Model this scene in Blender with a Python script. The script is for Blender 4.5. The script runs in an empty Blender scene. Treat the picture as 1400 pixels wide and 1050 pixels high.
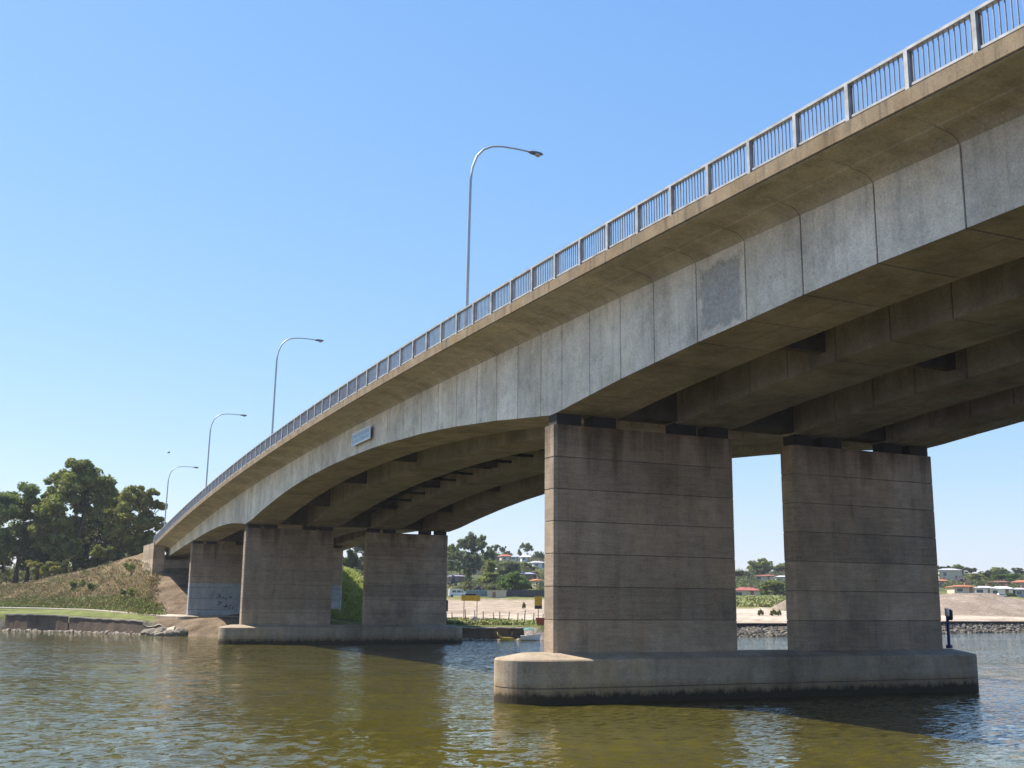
import bpy, math, random
from mathutils import Vector, Matrix, noise as mnoise
from bisect import bisect_right
R = math.radians
S = 1.15                       # metres per layout unit of the bridge
sc = bpy.context.scene
COL = sc.collection

# ------------------------------------------------------------------ camera
F_PX, PITCH, ROLL, YAW, CAMZ = 1529.65, 0.196014, 0.009282, 0.445169, 3.26611 * S
cy, sy, cp, sp, cr, sr = math.cos(YAW), math.sin(YAW), math.cos(PITCH), math.sin(PITCH), math.cos(ROLL), math.sin(ROLL)
r0 = Vector((cy, -sy, 0)); fw = Vector((cp * sy, cp * cy, sp)); u0 = Vector((-sp * sy, -sp * cy, cp))
RT = cr * r0 + sr * u0; UP = cr * u0 - sr * r0
cam = bpy.data.cameras.new('camera'); cam.sensor_width = 36; cam.lens = 36 * F_PX / 1400
cam.clip_start = .2; cam.clip_end = 9000
co = bpy.data.objects.new('camera', cam); COL.objects.link(co)
m3 = Matrix((RT, UP, -fw)).transposed()
co.matrix_world = Matrix.Translation((0, 0, CAMZ)) @ m3.to_4x4()
sc.camera = co

def ray(px, py):
    v = fw * F_PX + RT * (px - 700) - UP * (py - 525)
    h = math.hypot(v.x, v.y)
    return v / h
def at(px, py, r):              # survey helper: a point at horizontal distance r
    v = ray(px, py)
    return Vector((v.x * r, v.y * r, CAMZ + v.z * r))

# ------------------------------------------------------------------ mesh helper
class MB:
    def __init__(s): s.v = []; s.f = []; s.mi = []; s.sm = []; s.tint = None
    def add(s, vs, fs, mi=0, sm=False):
        o = len(s.v); s.v += [tuple(v) for v in vs]
        for f in fs: s.f.append([i + o for i in f]); s.mi.append(mi); s.sm.append(sm)
    def quad(s, a, b, c, d, mi=0): s.add([a, b, c, d], [(0, 1, 2, 3)], mi)
    def box(s, x0, x1, y0, y1, z0, z1, mi=0, mat=None):
        vs = [Vector((x, y, z)) for z in (z0, z1) for y in (y0, y1) for x in (x0, x1)]
        if mat: vs = [mat @ v for v in vs]
        s.add(vs, [(0, 2, 3, 1), (4, 5, 7, 6), (0, 1, 5, 4), (2, 6, 7, 3), (0, 4, 6, 2), (1, 3, 7, 5)], mi)
    def loft(s, rings, mi=0, caps=True, sm=False, mis=None):
        n = len(rings[0]); o = len(s.v)
        for r in rings: s.v += [tuple(p) for p in r]
        for k in range(len(rings) - 1):
            for i in range(n):
                a = o + k * n + i; b = o + k * n + (i + 1) % n
                s.f.append([a, b, b + n, a + n]); s.mi.append(mis[k] if mis else mi); s.sm.append(sm)
        if caps:
            s.f.append([o + i for i in range(n)][::-1]); s.mi.append(mis[0] if mis else mi); s.sm.append(False)
            s.f.append([o + (len(rings) - 1) * n + i for i in range(n)]); s.mi.append(mis[-1] if mis else mi); s.sm.append(False)
    def tube(s, pts, rad, n=8, mi=0, caps=True, sm=True):
        pts = [Vector(p) for p in pts]; rings = []
        for i, p in enumerate(pts):
            d = (pts[min(i + 1, len(pts) - 1)] - pts[max(i - 1, 0)]).normalized()
            a = d.cross(Vector((0, 0, 1)))
            if a.length < .05: a = d.cross(Vector((0, 1, 0)))
            a.normalize(); b = d.cross(a)
            r = rad[i] if isinstance(rad, (list, tuple)) else rad
            rings.append([p + a * (r * math.cos(2 * math.pi * k / n)) + b * (r * math.sin(2 * math.pi * k / n)) for k in range(n)])
        s.loft(rings, mi, caps, sm)
    def blob(s, c, r, rng, sub=1, jit=.25, mi=0, flat=1.0):
        t = (1 + 5 ** .5) / 2
        vs = [Vector(v).normalized() for v in [(-1, t, 0), (1, t, 0), (-1, -t, 0), (1, -t, 0), (0, -1, t), (0, 1, t), (0, -1, -t), (0, 1, -t), (t, 0, -1), (t, 0, 1), (-t, 0, -1), (-t, 0, 1)]]
        fs = [(0, 11, 5), (0, 5, 1), (0, 1, 7), (0, 7, 10), (0, 10, 11), (1, 5, 9), (5, 11, 4), (11, 10, 2), (10, 7, 6), (7, 1, 8), (3, 9, 4), (3, 4, 2), (3, 2, 6), (3, 6, 8), (3, 8, 9), (4, 9, 5), (2, 4, 11), (6, 2, 10), (8, 6, 7), (9, 8, 1)]
        for _ in range(sub - 1):
            cache = {}; nf = []
            def mid(a, b):
                k = (min(a, b), max(a, b))
                if k not in cache: vs.append(((vs[a] + vs[b]) / 2).normalized()); cache[k] = len(vs) - 1
                return cache[k]
            for a, b, c2 in fs:
                x, y, z = mid(a, b), mid(b, c2), mid(c2, a); nf += [(a, x, z), (b, y, x), (c2, z, y), (x, y, z)]
            fs = nf
        r = r if hasattr(r, '__len__') else (r, r, r * flat)
        rot = Matrix.Rotation(rng.random() * 6.28, 3, 'Z')
        out = []
        for v in vs:
            k = 1 + (rng.random() - .5) * 2 * jit
            out.append(Vector(c) + rot @ Vector((v.x * r[0] * k, v.y * r[1] * k, v.z * r[2] * k)))
        s.add(out, fs, mi)
    def build(s, name, mats, parent=None, origin=None, scale=1.0, tint=None):
        me = bpy.data.meshes.new(name)
        o = Vector(origin) if origin is not None else (Vector(parent['_base']) if parent and '_base' in parent else Vector((0, 0, 0)))
        me.from_pydata([tuple(Vector(v) * scale - o) for v in s.v], [], s.f)
        if not isinstance(mats, (list, tuple)): mats = [mats]
        for m in mats: me.materials.append(m)
        me.polygons.foreach_set('material_index', s.mi); me.polygons.foreach_set('use_smooth', s.sm)
        if tint:
            at_ = me.attributes.new('tint', 'FLOAT_COLOR', 'POINT')
            at_.data.foreach_set('color', [c for t in tint for c in (t[0], t[1], t[2], 1)])
        me.update()
        ob = bpy.data.objects.new(name, me); COL.objects.link(ob)
        if parent:
            ob.parent = parent
            if '_base' in parent: ob['_base'] = tuple(parent['_base'])
        else: ob.location = o
        return ob

def tag(o, label=None, cat=None, group=None, kind=None):
    if label: o['label'] = label
    if cat: o['category'] = cat
    if group: o['group'] = group
    if kind: o['kind'] = kind
    return o
def thing(name, label, cat, base=(0, 0, 0), group=None):
    o = bpy.data.objects.new(name, None); COL.objects.link(o); o.empty_display_size = .3
    o.location = base; o['_base'] = tuple(base)
    return tag(o, label, cat, group)
def copy_thing(o, loc, label, rz=None, group=None, sc_=None):
    def cp_(x, parent):
        c = x.copy(); COL.objects.link(c)
        if parent: c.parent = parent
        for ch in x.children: cp_(ch, c)
        return c
    c = cp_(o, None); c.location = loc; c['label'] = label
    if rz is not None: c.rotation_euler.z = rz
    if sc_ is not None: c.scale = (sc_,) * 3 if not hasattr(sc_, '__len__') else sc_
    if group: c['group'] = group
    return c

# ------------------------------------------------------------------ materials
class NT:
    def __init__(s, name):
        s.m = bpy.data.materials.new(name); s.m.use_nodes = True; s.t = s.m.node_tree; s.n = s.t.nodes
        s.b = s.n['Principled BSDF']; s.tc = s.n.new('ShaderNodeTexCoord')
    def link(s, a, b): s.t.links.new(a, b)
    def noise(s, scale, sxyz=(1, 1, 1), detail=4, rough=.55, coord='Object', dist=0):
        mp = s.n.new('ShaderNodeMapping'); mp.inputs['Scale'].default_value = sxyz; s.link(s.tc.outputs[coord], mp.inputs[0])
        n = s.n.new('ShaderNodeTexNoise'); n.inputs['Scale'].default_value = scale; n.inputs['Detail'].default_value = detail
        n.inputs['Roughness'].default_value = rough; n.inputs['Distortion'].default_value = dist
        s.link(mp.outputs[0], n.inputs['Vector']); return n.outputs['Fac']
    def ramp(s, fac, stops):
        r = s.n.new('ShaderNodeValToRGB'); e = r.color_ramp.elements
        while len(e) < len(stops): e.new(.5)
        for i, (p, c) in enumerate(stops):
            e[i].position = p; e[i].color = (*c, 1) if hasattr(c, '__len__') else (c, c, c, 1)
        s.link(fac, r.inputs[0]); return r.outputs[0]
    def mix(s, a, b, fac, mode='MIX'):
        x = s.n.new('ShaderNodeMix'); x.data_type = 'RGBA'; x.blend_type = mode; x.clamp_result = False
        for sock, v in ((x.inputs[0], fac), (x.inputs[6], a), (x.inputs[7], b)):
            if hasattr(v, 'is_output'): s.link(v, sock)
            elif sock.type == 'RGBA': sock.default_value = (*v, 1) if hasattr(v, '__len__') else (v, v, v, 1)
            else: sock.default_value = v
        return x.outputs[2]
    def math(s, op, a, b=0, c=0):
        x = s.n.new('ShaderNodeMath'); x.operation = op
        for i, v in enumerate((a, b, c)):
            if hasattr(v, 'is_output'): s.link(v, x.inputs[i])
            else: x.inputs[i].default_value = v
        return x.outputs[0]
    def sep(s, coord='Object'):
        x = s.n.new('ShaderNodeSeparateXYZ'); s.link(s.tc.outputs[coord], x.inputs[0]); return x.outputs
    def bump(s, h, strength=.3, dist=.02):
        b = s.n.new('ShaderNodeBump'); b.inputs['Strength'].default_value = strength; b.inputs['Distance'].default_value = dist
        s.link(h, b.inputs['Height']); s.link(b.outputs[0], s.b.inputs['Normal']); return b
    def fin(s, color, rough=.85, spec=.3):
        if hasattr(color, 'is_output'): s.link(color, s.b.inputs['Base Color'])
        else: s.b.inputs['Base Color'].default_value = (*color, 1)
        if hasattr(rough, 'is_output'): s.link(rough, s.b.inputs['Roughness'])
        else: s.b.inputs['Roughness'].default_value = rough
        s.b.inputs['Specular IOR Level'].default_value = spec
        return s.m

def concrete(name, base, dark=.62, streak=.5, warm=(1.08, .98, .82), tide=False, scale=1.0, boards=0, blotch=.5, top=None, lifts=0):
    t = NT(name)
    big = t.ramp(t.noise(.35 * scale, detail=5), [(.3, .78), (.7, 1.12)])
    st = t.ramp(t.noise(2.6 * scale, (1, 1, .08), 6, .65), [(.30, dark), (.48, 1.0), (.75, 1.06)])
    stb = t.ramp(t.noise(.45 * scale, (1, 1, .35), 5, .6, dist=.4), [(.35, .66), (.52, 1.0), (.7, 1.1)])
    fine = t.noise(14 * scale, detail=8, rough=.7)
    c = t.mix(base, big, 1.0, 'MULTIPLY')
    c = t.mix(c, st, streak, 'MULTIPLY'); c = t.mix(c, stb, blotch, 'MULTIPLY')
    if boards:
        bd = t.ramp(t.noise(7, (.09, .09, 1.0), 3, .6), [(.3, .84), (.5, 1.0), (.7, 1.12)])
        bd2 = t.ramp(t.noise(26, (.05, .05, 1.0), 2, .6), [(.3, .88), (.7, 1.1)])
        c = t.mix(c, bd, boards, 'MULTIPLY'); c = t.mix(c, bd2, boards, 'MULTIPLY')
    c = t.mix(c, t.ramp(fine, [(.28, .62), (.5, 1.0), (.72, 1.28)]), .8, 'MULTIPLY')
    c = t.mix(c, t.ramp(t.noise(1.3 * scale, detail=9, rough=.78), [(.33, .7), (.5, 1.0), (.68, 1.2)]), .8, 'MULTIPLY')
    c = t.mix(c, warm, t.ramp(t.noise(.8, (1, 1, .3), 4), [(.45, 0), (.7, .8)]), 'MULTIPLY')
    if lifts:
        wn = t.n.new('ShaderNodeTexWhiteNoise'); wn.noise_dimensions = '1D'
        fl = t.math('FLOOR', t.math('DIVIDE', t.math('SUBTRACT', t.sep()[2], lifts), 1.163 * 1.15)); oi = t.n.new('ShaderNodeObjectInfo')
        t.link(t.math('ADD', fl, t.math('MULTIPLY', oi.outputs['Random'], 50)), wn.inputs['W'])
        c = t.mix(c, t.ramp(wn.outputs['Value'], [(0, (.84, .84, .86)), (1, (1.12, 1.10, 1.08))]), 1, 'MULTIPLY')
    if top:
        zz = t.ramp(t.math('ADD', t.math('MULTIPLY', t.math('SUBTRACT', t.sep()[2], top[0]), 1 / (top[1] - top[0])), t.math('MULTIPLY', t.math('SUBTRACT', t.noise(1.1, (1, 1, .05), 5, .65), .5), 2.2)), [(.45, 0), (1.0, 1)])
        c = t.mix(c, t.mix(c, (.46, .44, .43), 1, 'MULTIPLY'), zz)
    if tide:
        z = t.math('ADD', t.sep()[2], t.math('MULTIPLY', t.math('SUBTRACT', t.noise(3.5, (1, 1, .5), 6, .65), .5), .7))
        c = t.mix((.068, .058, .044), c, t.ramp(z, [(.28, 0), (.48, 1)]))
        c = t.mix(t.mix(c, (.75, .68, .58), 1, 'MULTIPLY'), c, t.ramp(z, [(.55, 0), (.95, 1)]))
    t.bump(t.math('ADD', fine, t.math('MULTIPLY', t.noise(3, (1, 1, .2)), .7)), .35, .012)
    return t.fin(c, .9, .2)

def plain(name, col, rough=.6, metal=0, var=.15, scale=3, spec=.4):
    t = NT(name)
    c = t.mix(col, t.ramp(t.noise(scale, detail=5), [(.25, 1 - var), (.75, 1 + var)]), 1, 'MULTIPLY')
    t.b.inputs['Metallic'].default_value = metal
    return t.fin(c, rough, spec)

def foliage(name, c1, c2, c3):
    t = NT(name)
    oi = t.n.new('ShaderNodeObjectInfo')
    a = t.ramp(t.noise(.55, detail=2), [(.3, c1), (.52, c2), (.72, c3)])
    a = t.mix(a, t.ramp(t.noise(6, detail=2), [(.25, .6), (.75, 1.45)]), .8, 'MULTIPLY')
    a = t.mix(a, t.ramp(oi.outputs['Random'], [(0, (.82, .9, .9)), (1, (1.15, 1.05, .95))]), 1, 'MULTIPLY')
    t.fin(a, .6, .25)
    tr = t.n.new('ShaderNodeBsdfTranslucent'); t.link(t.mix(a, (1.2, 1.3, .6), 1, 'MULTIPLY'), tr.inputs[0])
    mx = t.n.new('ShaderNodeMixShader'); mx.inputs[0].default_value = .34
    t.link(t.b.outputs[0], mx.inputs[1]); t.link(tr.outputs[0], mx.inputs[2])
    t.link(mx.outputs[0], t.n['Material Output'].inputs[0])
    return t.m

M = {}
M['girder'] = concrete('girder_concrete', (.325, .28, .22), .7, .5, (1.0, .96, .90), boards=.3, blotch=.8)  # soffits and inner sides: same concrete, shade put into the darker brown
for q_, k_ in enumerate((1.0, .90, 1.07)): M['girder_face%d' % q_] = concrete('skylit_face_concrete', (.765 * k_, .675 * k_, .565 * k_), .62, .6, (1.0, .96, .88), blotch=.3)  # outer faces: same concrete, skylight put into the lighter base colour
M['deck'] = concrete('deck_concrete', (.46, .395, .30), .7, .55, (1.0, .95, .88))
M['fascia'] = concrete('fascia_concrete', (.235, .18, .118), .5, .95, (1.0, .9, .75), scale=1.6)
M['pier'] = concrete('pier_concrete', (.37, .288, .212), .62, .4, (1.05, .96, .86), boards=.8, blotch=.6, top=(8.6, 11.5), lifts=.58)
M['footing'] = concrete('footing_concrete', (.37, .30, .225), .6, .4, tide=True, boards=.35, blotch=.8)
M['groove'] = plain('joint_dark', (.14, .12, .10), .9, 0, .6, 1.5)
M['paint'] = concrete('grey_paint', (.36, .38, .39), .85, .2, (.97, 1.0, .95), boards=.4)
M['diaphragm'] = plain('shaded_diaphragm_concrete', (.115, .10, .082), .9, 0, .3, 1.5, .1)  # shade between the girders is put into this dark colour
M['bearing'] = plain('bearing_rubber', (.04, .036, .032), .85)
M['steel'] = plain('galvanised_steel', (.33, .33, .335), .6, .1, .4, 2.5)
M['baluster'] = plain('baluster_steel', (.25, .265, .30), .6, .1, .3, 3)
M['lamp_pole'] = plain('lamp_pole_steel', (.44, .47, .49), .45, .3, .1, 2)
M['lamp_head'] = plain('lamp_head_grey', (.13, .14, .15), .5)
M['lamp_lens'] = plain('lamp_lens', (.42, .36, .33), .25)
M['asphalt'] = plain('asphalt', (.05, .05, .05), .9, 0, .2, 8)
M['pipe'] = plain('dark_pipe', (.03, .028, .025), .7)

# ------------------------------------------------------------------ bridge survey (layout units)
ZQ = (13.85994, 1.11944, .52395, -2.21794, .05001)
XF, XG = 16.916, 18.7057
def t_(Y): return Y / 100
def zq(Y):
    t = t_(Y); return ZQ[0] + ZQ[1] * t + ZQ[2] * t * t + ZQ[3] * t ** 3 + ZQ[4] * t ** 4
def xc(Y):
    t = max(Y - 15, 0) / 100; return 5.06653 * t * t - 2.51185 * t ** 3
W_ALL, GW = 18.55, 2.70
GX = [(0, 2.70), (5.25, 7.95), (10.92, 13.62), (15.85, 18.55)]
JY = [16.545, 19.203, 21.875, 24.262, 26.656, 29.03, 31.12, 33.251, 35.3676, 37.118, 39.226, 41.332, 43.448, 45.855, 48.205, 50.552, 53.279, 56.014, 58.783]
JZ = [11.348, 11.3, 11.201, 11.071, 10.954, 10.797, 10.659, 10.475, 10.273, 10.308, 10.525, 10.757, 10.94, 11.154, 11.314, 11.459, 11.567, 11.691, 11.76]
def zlow(Y): return zq(Y) - 2.51 - (Y - 7) ** 2 * .00178
SOF = [(y, zlow(y)) for y in (-24, -18, -12, -6, 0, 5, 9, 13)] + list(zip(JY[:9], JZ[:9])) + [(36.3, 10.22)] + list(zip(JY[9:], JZ[9:])) + \
      [(62.9, 11.80), (68, 11.77), (73.6, 11.62), (78.2, 11.39), (82.7, 11.06), (88.5, 10.52), (92.5, 10.06), (95.3, 9.86), (97.6, 10.07), (100.5, 10.27), (104, 10.42), (109, 10.46), (114, 10.35), (119, 10.16), (125.4, 9.86), (132, 9.50), (138, 9.12), (145, 8.66)]
SX = [p[0] for p in SOF]
def soffit(Y):
    i = min(max(bisect_right(SX, Y) - 1, 0), len(SOF) - 2)
    (a, za), (b, zb) = SOF[i], SOF[i + 1]; return za + (zb - za) * (Y - a) / (b - a)
Y_A, Y_B = -22.0, 144.4
joints = [13.8, 11.1, 8.3, 5.5, 2.7, 0, -2.8, -5.6, -8.4, -11.2, -14, -17, -20][::-1] + JY
y = JY[-1] + 2.75
while y < 143: joints.append(y); y += 2.75 if not (88 < y < 100) else 1.9
def stations(rec=True):
    st = []
    for i, y in enumerate(joints):
        st += [(y - .030, 0), (y - .025, 1), (y + .025, 1), (y + .030, 0)]
        if i + 1 < len(joints): st.append(((y + joints[i + 1]) / 2, 0))
    for yy in (36.3, 95.3): st.append((yy, 0))
    st += [(Y_A, 0), (Y_B, 0)]
    return sorted(st)
ST = stations()
U = lambda x, y, z: Vector((x * S, y * S, z * S))

bridge = thing('road_bridge', 'long grey concrete box-girder road bridge rising over the river on paired wall piers', 'bridge', (22 * S, 40 * S, 0))
for gi, (a, b) in enumerate(GX):
    mb = MB(); rings = []
    for Y, rec in ST:
        x = XG + xc(Y); zt = zq(Y) - .74; zb = soffit(Y); e = .03 if rec else 0
        m = (a + b) / 2
        rings.append([U(x + a + e, Y, zt), U(x + a + e, Y, zb + e), U(x + m - .025, Y, zb + e), U(x + m - .022, Y, zb + e + .018), U(x + m + .022, Y, zb + e + .018),
                      U(x + m + .025, Y, zb + e), U(x + b - e, Y, zb + e), U(x + b - e, Y, zt)])
    mis = []
    for k in range(len(ST) - 1): mis.append(1 if ST[k][1] and ST[k + 1][1] else 0)
    mb.loft(rings, mis=mis)
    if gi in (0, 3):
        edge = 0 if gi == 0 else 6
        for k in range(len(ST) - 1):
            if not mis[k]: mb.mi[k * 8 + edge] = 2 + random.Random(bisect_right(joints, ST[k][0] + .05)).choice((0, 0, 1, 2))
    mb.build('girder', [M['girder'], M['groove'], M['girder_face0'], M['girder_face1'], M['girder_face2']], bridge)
# deck slab
sec = [(-1.74, -.02), (-1.74, -.40), (-1.62, -.42), (-1.58, -.385), (-.70, -.462), (-.66, -.50), (-.34, -.54), (-.20, -.58), (-.08, -.65), (-.005, -.74), (.03, -.83)]
def gap(x0, x1):
    return [(x0 - .02, -.80), (x0 + .12, -.62), (x0 + .4, -.5), (x1 - .4, -.5), (x1 - .12, -.62), (x1 + .02, -.80)]
body = list(sec)
for k in range(3): body += gap(GX[k][1], GX[k + 1][0])
mir = [(W_ALL - p[0], p[1]) for p in sec][::-1]
body += mir
top = [(W_ALL + 1.2, -.02), (W_ALL / 2, .12), (-1.2, -.02)]
mb = MB(); rings = []
for Y, rec in ST:
    x = XG + xc(Y); z = zq(Y); ring = []
    for i, (dx, dz) in enumerate(body):
        if rec and (4 <= i <= 9): dz += .014; dx += .01
        ring.append(U(x + dx, Y, z + dz))
    ring += [U(x + dx, Y, z + dz) for dx, dz in top]
    rings.append(ring)
mis = [1 if ST[k][1] and ST[k + 1][1] else 0 for k in range(len(ST) - 1)]
mb.loft(rings, mis=[0] * len(mis)); mb.build('deck_slab', [M['deck'], M['groove']], bridge)
# edge beams
YS = [Y_A + (Y_B + .0 - Y_A) * k / 90 for k in range(91)]
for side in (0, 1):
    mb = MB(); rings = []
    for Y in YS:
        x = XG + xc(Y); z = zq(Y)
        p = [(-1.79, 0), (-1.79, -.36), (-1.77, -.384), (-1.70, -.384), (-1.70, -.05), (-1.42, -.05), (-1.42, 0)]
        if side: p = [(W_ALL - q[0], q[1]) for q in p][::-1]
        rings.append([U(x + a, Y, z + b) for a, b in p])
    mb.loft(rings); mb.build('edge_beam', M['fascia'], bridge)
mb = MB(); rings = []
for Y in YS:
    x = XG + xc(Y); z = zq(Y)
    rings.append([U(x - .2, Y, z + .13), U(x - .2, Y, z + .155), U(x + W_ALL / 2, Y, z + .20), U(x + W_ALL + .2, Y, z + .155), U(x + W_ALL + .2, Y, z + .13)])
mb.loft(rings); mb.build('road_surface', M['asphalt'], bridge)
# diaphragms between the girders
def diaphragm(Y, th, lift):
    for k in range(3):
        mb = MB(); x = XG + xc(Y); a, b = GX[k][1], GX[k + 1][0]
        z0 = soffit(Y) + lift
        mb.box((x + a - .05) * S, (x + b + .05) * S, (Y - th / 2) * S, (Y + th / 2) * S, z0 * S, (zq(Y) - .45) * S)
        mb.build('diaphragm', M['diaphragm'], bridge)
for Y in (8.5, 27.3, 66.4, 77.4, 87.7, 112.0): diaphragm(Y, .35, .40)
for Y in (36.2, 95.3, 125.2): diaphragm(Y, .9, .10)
# service pipes slung between the second and third girders
mb = MB()
for dx in (9.0, 9.8):
    mb.tube([U(XG + xc(Y) + dx, Y, soffit(Y) + .75) for Y in [39 + k * 2 for k in range(27)]], .16 * S, 8)
mb.build('service_pipe', M['pipe'], bridge)
for k in range(15):
    Y = 41 + k * 3.3; x = XG + xc(Y); mb = MB(); z = soffit(Y) + .42
    mb.box((x + 7.9) * S, (x + 10.95) * S, (Y - .08) * S, (Y + .08) * S, z * S, (z + .16) * S)
    mb.box((x + 8.4) * S, (x + 8.48) * S, (Y - .04) * S, (Y + .04) * S, z * S, (zq(Y) - .5) * S)
    mb.build('pipe_hanger', M['pipe'], bridge)

# ------------------------------------------------------------------ railing
PS, PY0 = 1.81251, 14.46008
nb = [k for k in range(-6, 72)]
rl0 = (17 * S, 40 * S, 0)
rail = thing('bridge_railing', 'pale galvanised steel railing of posts and thin upright bars along the bridge edge', 'railing', rl0)
RX = XF + .13
def rx(Y): return RX + xc(Y)
def railpt(Y, z, dx=0): return U(rx(Y) + dx, Y, zq(Y) + z)
def barloft(z0, z1, w, name, mat):
    mb = MB(); rings = []
    for k in range(nb[0], nb[-1] + 1):
        Y = PY0 + k * PS
        rings.append([railpt(Y, z0, -w), railpt(Y, z0, w), railpt(Y, z1, w), railpt(Y, z1, -w)])
    mb.loft(rings); return mb.build(name, mat, rail)
barloft(.90, .97, .075, 'top_rail', M['steel'])
barloft(.085, .14, .04, 'bottom_rail', M['steel'])
for k in nb:
    Y = PY0 + k * PS; mb = MB(); x = rx(Y); z = zq(Y)
    x0, x1 = x - .085, x + .085
    mb.box(x0 * S, (x0 + .02) * S, (Y - .055) * S, (Y + .055) * S, (z - .01) * S, (z + .9) * S)
    mb.box((x0 + .02) * S, (x1 - .02) * S, (Y - .012) * S, (Y + .012) * S, (z - .01) * S, (z + .9) * S)
    mb.box((x1 - .02) * S, x1 * S, (Y - .055) * S, (Y + .055) * S, (z - .01) * S, (z + .9) * S)
    mb.box((x0 - .02) * S, (x1 + .02) * S, (Y - .09) * S, (Y + .09) * S, (z - .012) * S, (z + .015) * S)
    mb.build('post', M['steel'], rail)
    if k == nb[-1]: break
    mb = MB()
    for q in range(1, 13):
        Yq = Y + PS * q / 13; xq = rx(Yq); zq_ = zq(Yq)
        mb.box((xq - .016) * S, (xq + .016) * S, (Yq - .009) * S, (Yq + .009) * S, (zq_ + .13) * S, (zq_ + .91) * S)
    mb.build('baluster_panel', M['baluster'], rail)

# ------------------------------------------------------------------ piers
def pier(name, label, Y, XL, XLr, XR, XRr, zt, zf, rot, foot, zedge, painted=False):
    base = (XL * S, Y * S, 0)
    th = .92
    root = thing(name, label, 'bridge pier', base, 'wall piers of the bridge')
    rot_p = lambda x, y: (x, y + rot * (x - XL))
    def P(x, yy, z): a, b = rot_p(x, Y + yy); return U(a, b, z)
    for a, b in ((XL, XLr), (XR, XRr)):
        mb = MB(); rings = []; mis = []
        zs = [(zf - .3, 0, 0)]
        g = zt - 1.18; gl = []
        while g > zf + .5: gl.append(g); g -= 1.163
        for g in gl[::-1]:
            zs += [(g - .018, 0, 0), (g - .012, .02, 1), (g + .012, .02, 1), (g + .018, 0, 0)]
        zs += [(zt, 0, 0)]
        if painted:
            zs = sorted(zs + [(5.4, 0, 0)])
        c = .11
        for z, e, _ in zs:
            x0, x1, y0, y1 = a + e, b - e, e, th - e
            jz = .012 * math.sin(z * 37.7 + a) if _ >= 0 and zf + .3 < z < zt - .3 else 0
            rings.append([P(x0 + c, y0, z + jz), P(x1 - c, y0, z - jz), P(x1, y0 + c, z), P(x1, y1 - c, z), P(x1 - c, y1, z), P(x0 + c, y1, z), P(x0, y1 - c, z), P(x0, y0 + c, z)])
        for k in range(len(zs) - 1):
            mi = 1 if zs[k][2] and zs[k + 1][2] else 0
            if painted and not mi and zs[k + 1][0] <= 5.41: mi = 2
            mis.append(mi)
        mb.loft(rings, mis=mis)
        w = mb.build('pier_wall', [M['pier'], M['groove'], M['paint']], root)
        # bearings: a pair below each girder end
        for gx0 in (a + .05, b - 2.75):
            for q in (0, 1.5):
                bb = MB(); xb = gx0 + q + .1
                zz = soffit(Y + th / 2) + .05
                bb.box(0, 1.02 * S, .14 * S, (th - .14) * S, zt * S, zz * S, mat=Matrix.Translation((xb * S, (Y + rot * (xb - XL)) * S, 0)))
                bb.build('bearing', M['bearing'], root)
    # footing: long block with rounded cutwater ends and a weathered sloping top
    FL, FR = foot; y0, y1 = -1.0, th + 1.0; ym = (y0 + y1) / 2; hw = (y1 - y0) / 2; n = 25; nose = 1.55
    plan = []
    for k in range(n):
        t = -math.pi / 2 + math.pi * k / (n - 1); plan.append((FR - nose + nose * math.cos(t), ym + hw * math.sin(t)))
    for k in range(n):
        t = math.pi / 2 + math.pi * k / (n - 1); plan.append((FL + nose + nose * math.cos(t), ym + hw * math.sin(t)))
    # long straight sides get extra points
    def ringz(z, ins):
        out = []
        for (x, yy) in plan:
            cx = min(max(x, FL + nose), FR - nose); dx, dy = x - cx, yy - ym
            k = 1 - ins / hw
            out.append(P(cx + dx * k, ym + dy * k, z))
        return out
    mb = MB(); gz = zedge - .95
    rings = [ringz(-2.6, 0), ringz(gz - .02, 0), ringz(gz - .014, .03), ringz(gz + .014, .03), ringz(gz + .02, 0), ringz(zedge - .05, 0), ringz(zedge, .05), ringz(zf, .92)]
    mb.loft(rings, mis=[0, 0, 1, 0, 0, 0, 0]); f = mb.build('footing', [M['footing'], M['groove']], root)
    return root
p1 = pier('bridge_pier', 'largest and nearest concrete pier of two walls on a river footing with cutwater ends', 35.723, 18.80, 26.742, 29.715, 37.342, 9.81, 1.66, 0, (16.82, 38.98), 1.48)
p2 = pier('bridge_pier', 'middle concrete pier standing in the river in front of the far bank', 94.894, 20.70, 28.343, 31.405, 39.104, 9.54, 1.56, .013, (18.98, 40.75), 1.36)
p3 = pier('bridge_pier', 'farthest pier on the grassy bank with its lower walls painted blue-grey', 124.755, 21.466, 28.9, 31.1, 38.395, 9.60, 2.0, 0, (20.4, 39.4), 1.9, True)
rng = random.Random(5)
def scrawl(mb, x0, x1, z0, z1, pt, n, rad, rng, big=.3):
    for _ in range(n):
        a = x0 + (x1 - x0) * rng.random(); c = z0 + (z1 - z0) * rng.random(); pts = []
        for k in range(rng.randint(4, 8)):
            pts.append(pt(a, c)); a += rng.uniform(-.5, 1) * big * .6; c += rng.uniform(-1, 1) * big * .6
            a = min(max(a, x0), x1); c = min(max(c, z0), z1)
        mb.tube(pts, rad, 4, sm=False)
mb = MB()
yp = 124.755
for x0, z0, z1, n_ in ((24.3, 3.9, 4.25, 3), (25.0, 3.6, 3.95, 2), (25.55, 3.95, 4.2, 2), (24.5, 3.0, 3.5, 3), (25.1, 2.9, 3.4, 3), (25.7, 2.7, 3.4, 4)):
    scrawl(mb, x0, x0 + .5, z0, z1, lambda a, c: U(a, yp - .012, c), n_, .055, rng, .22)
M['tag_dark'] = plain('dark_spray_paint', (.06, .065, .08), .7)
M['tag_pale'] = plain('pale_chalky_paint', (.62, .63, .64), .8)
mb.build('graffiti', M['tag_dark'], p3)
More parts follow.
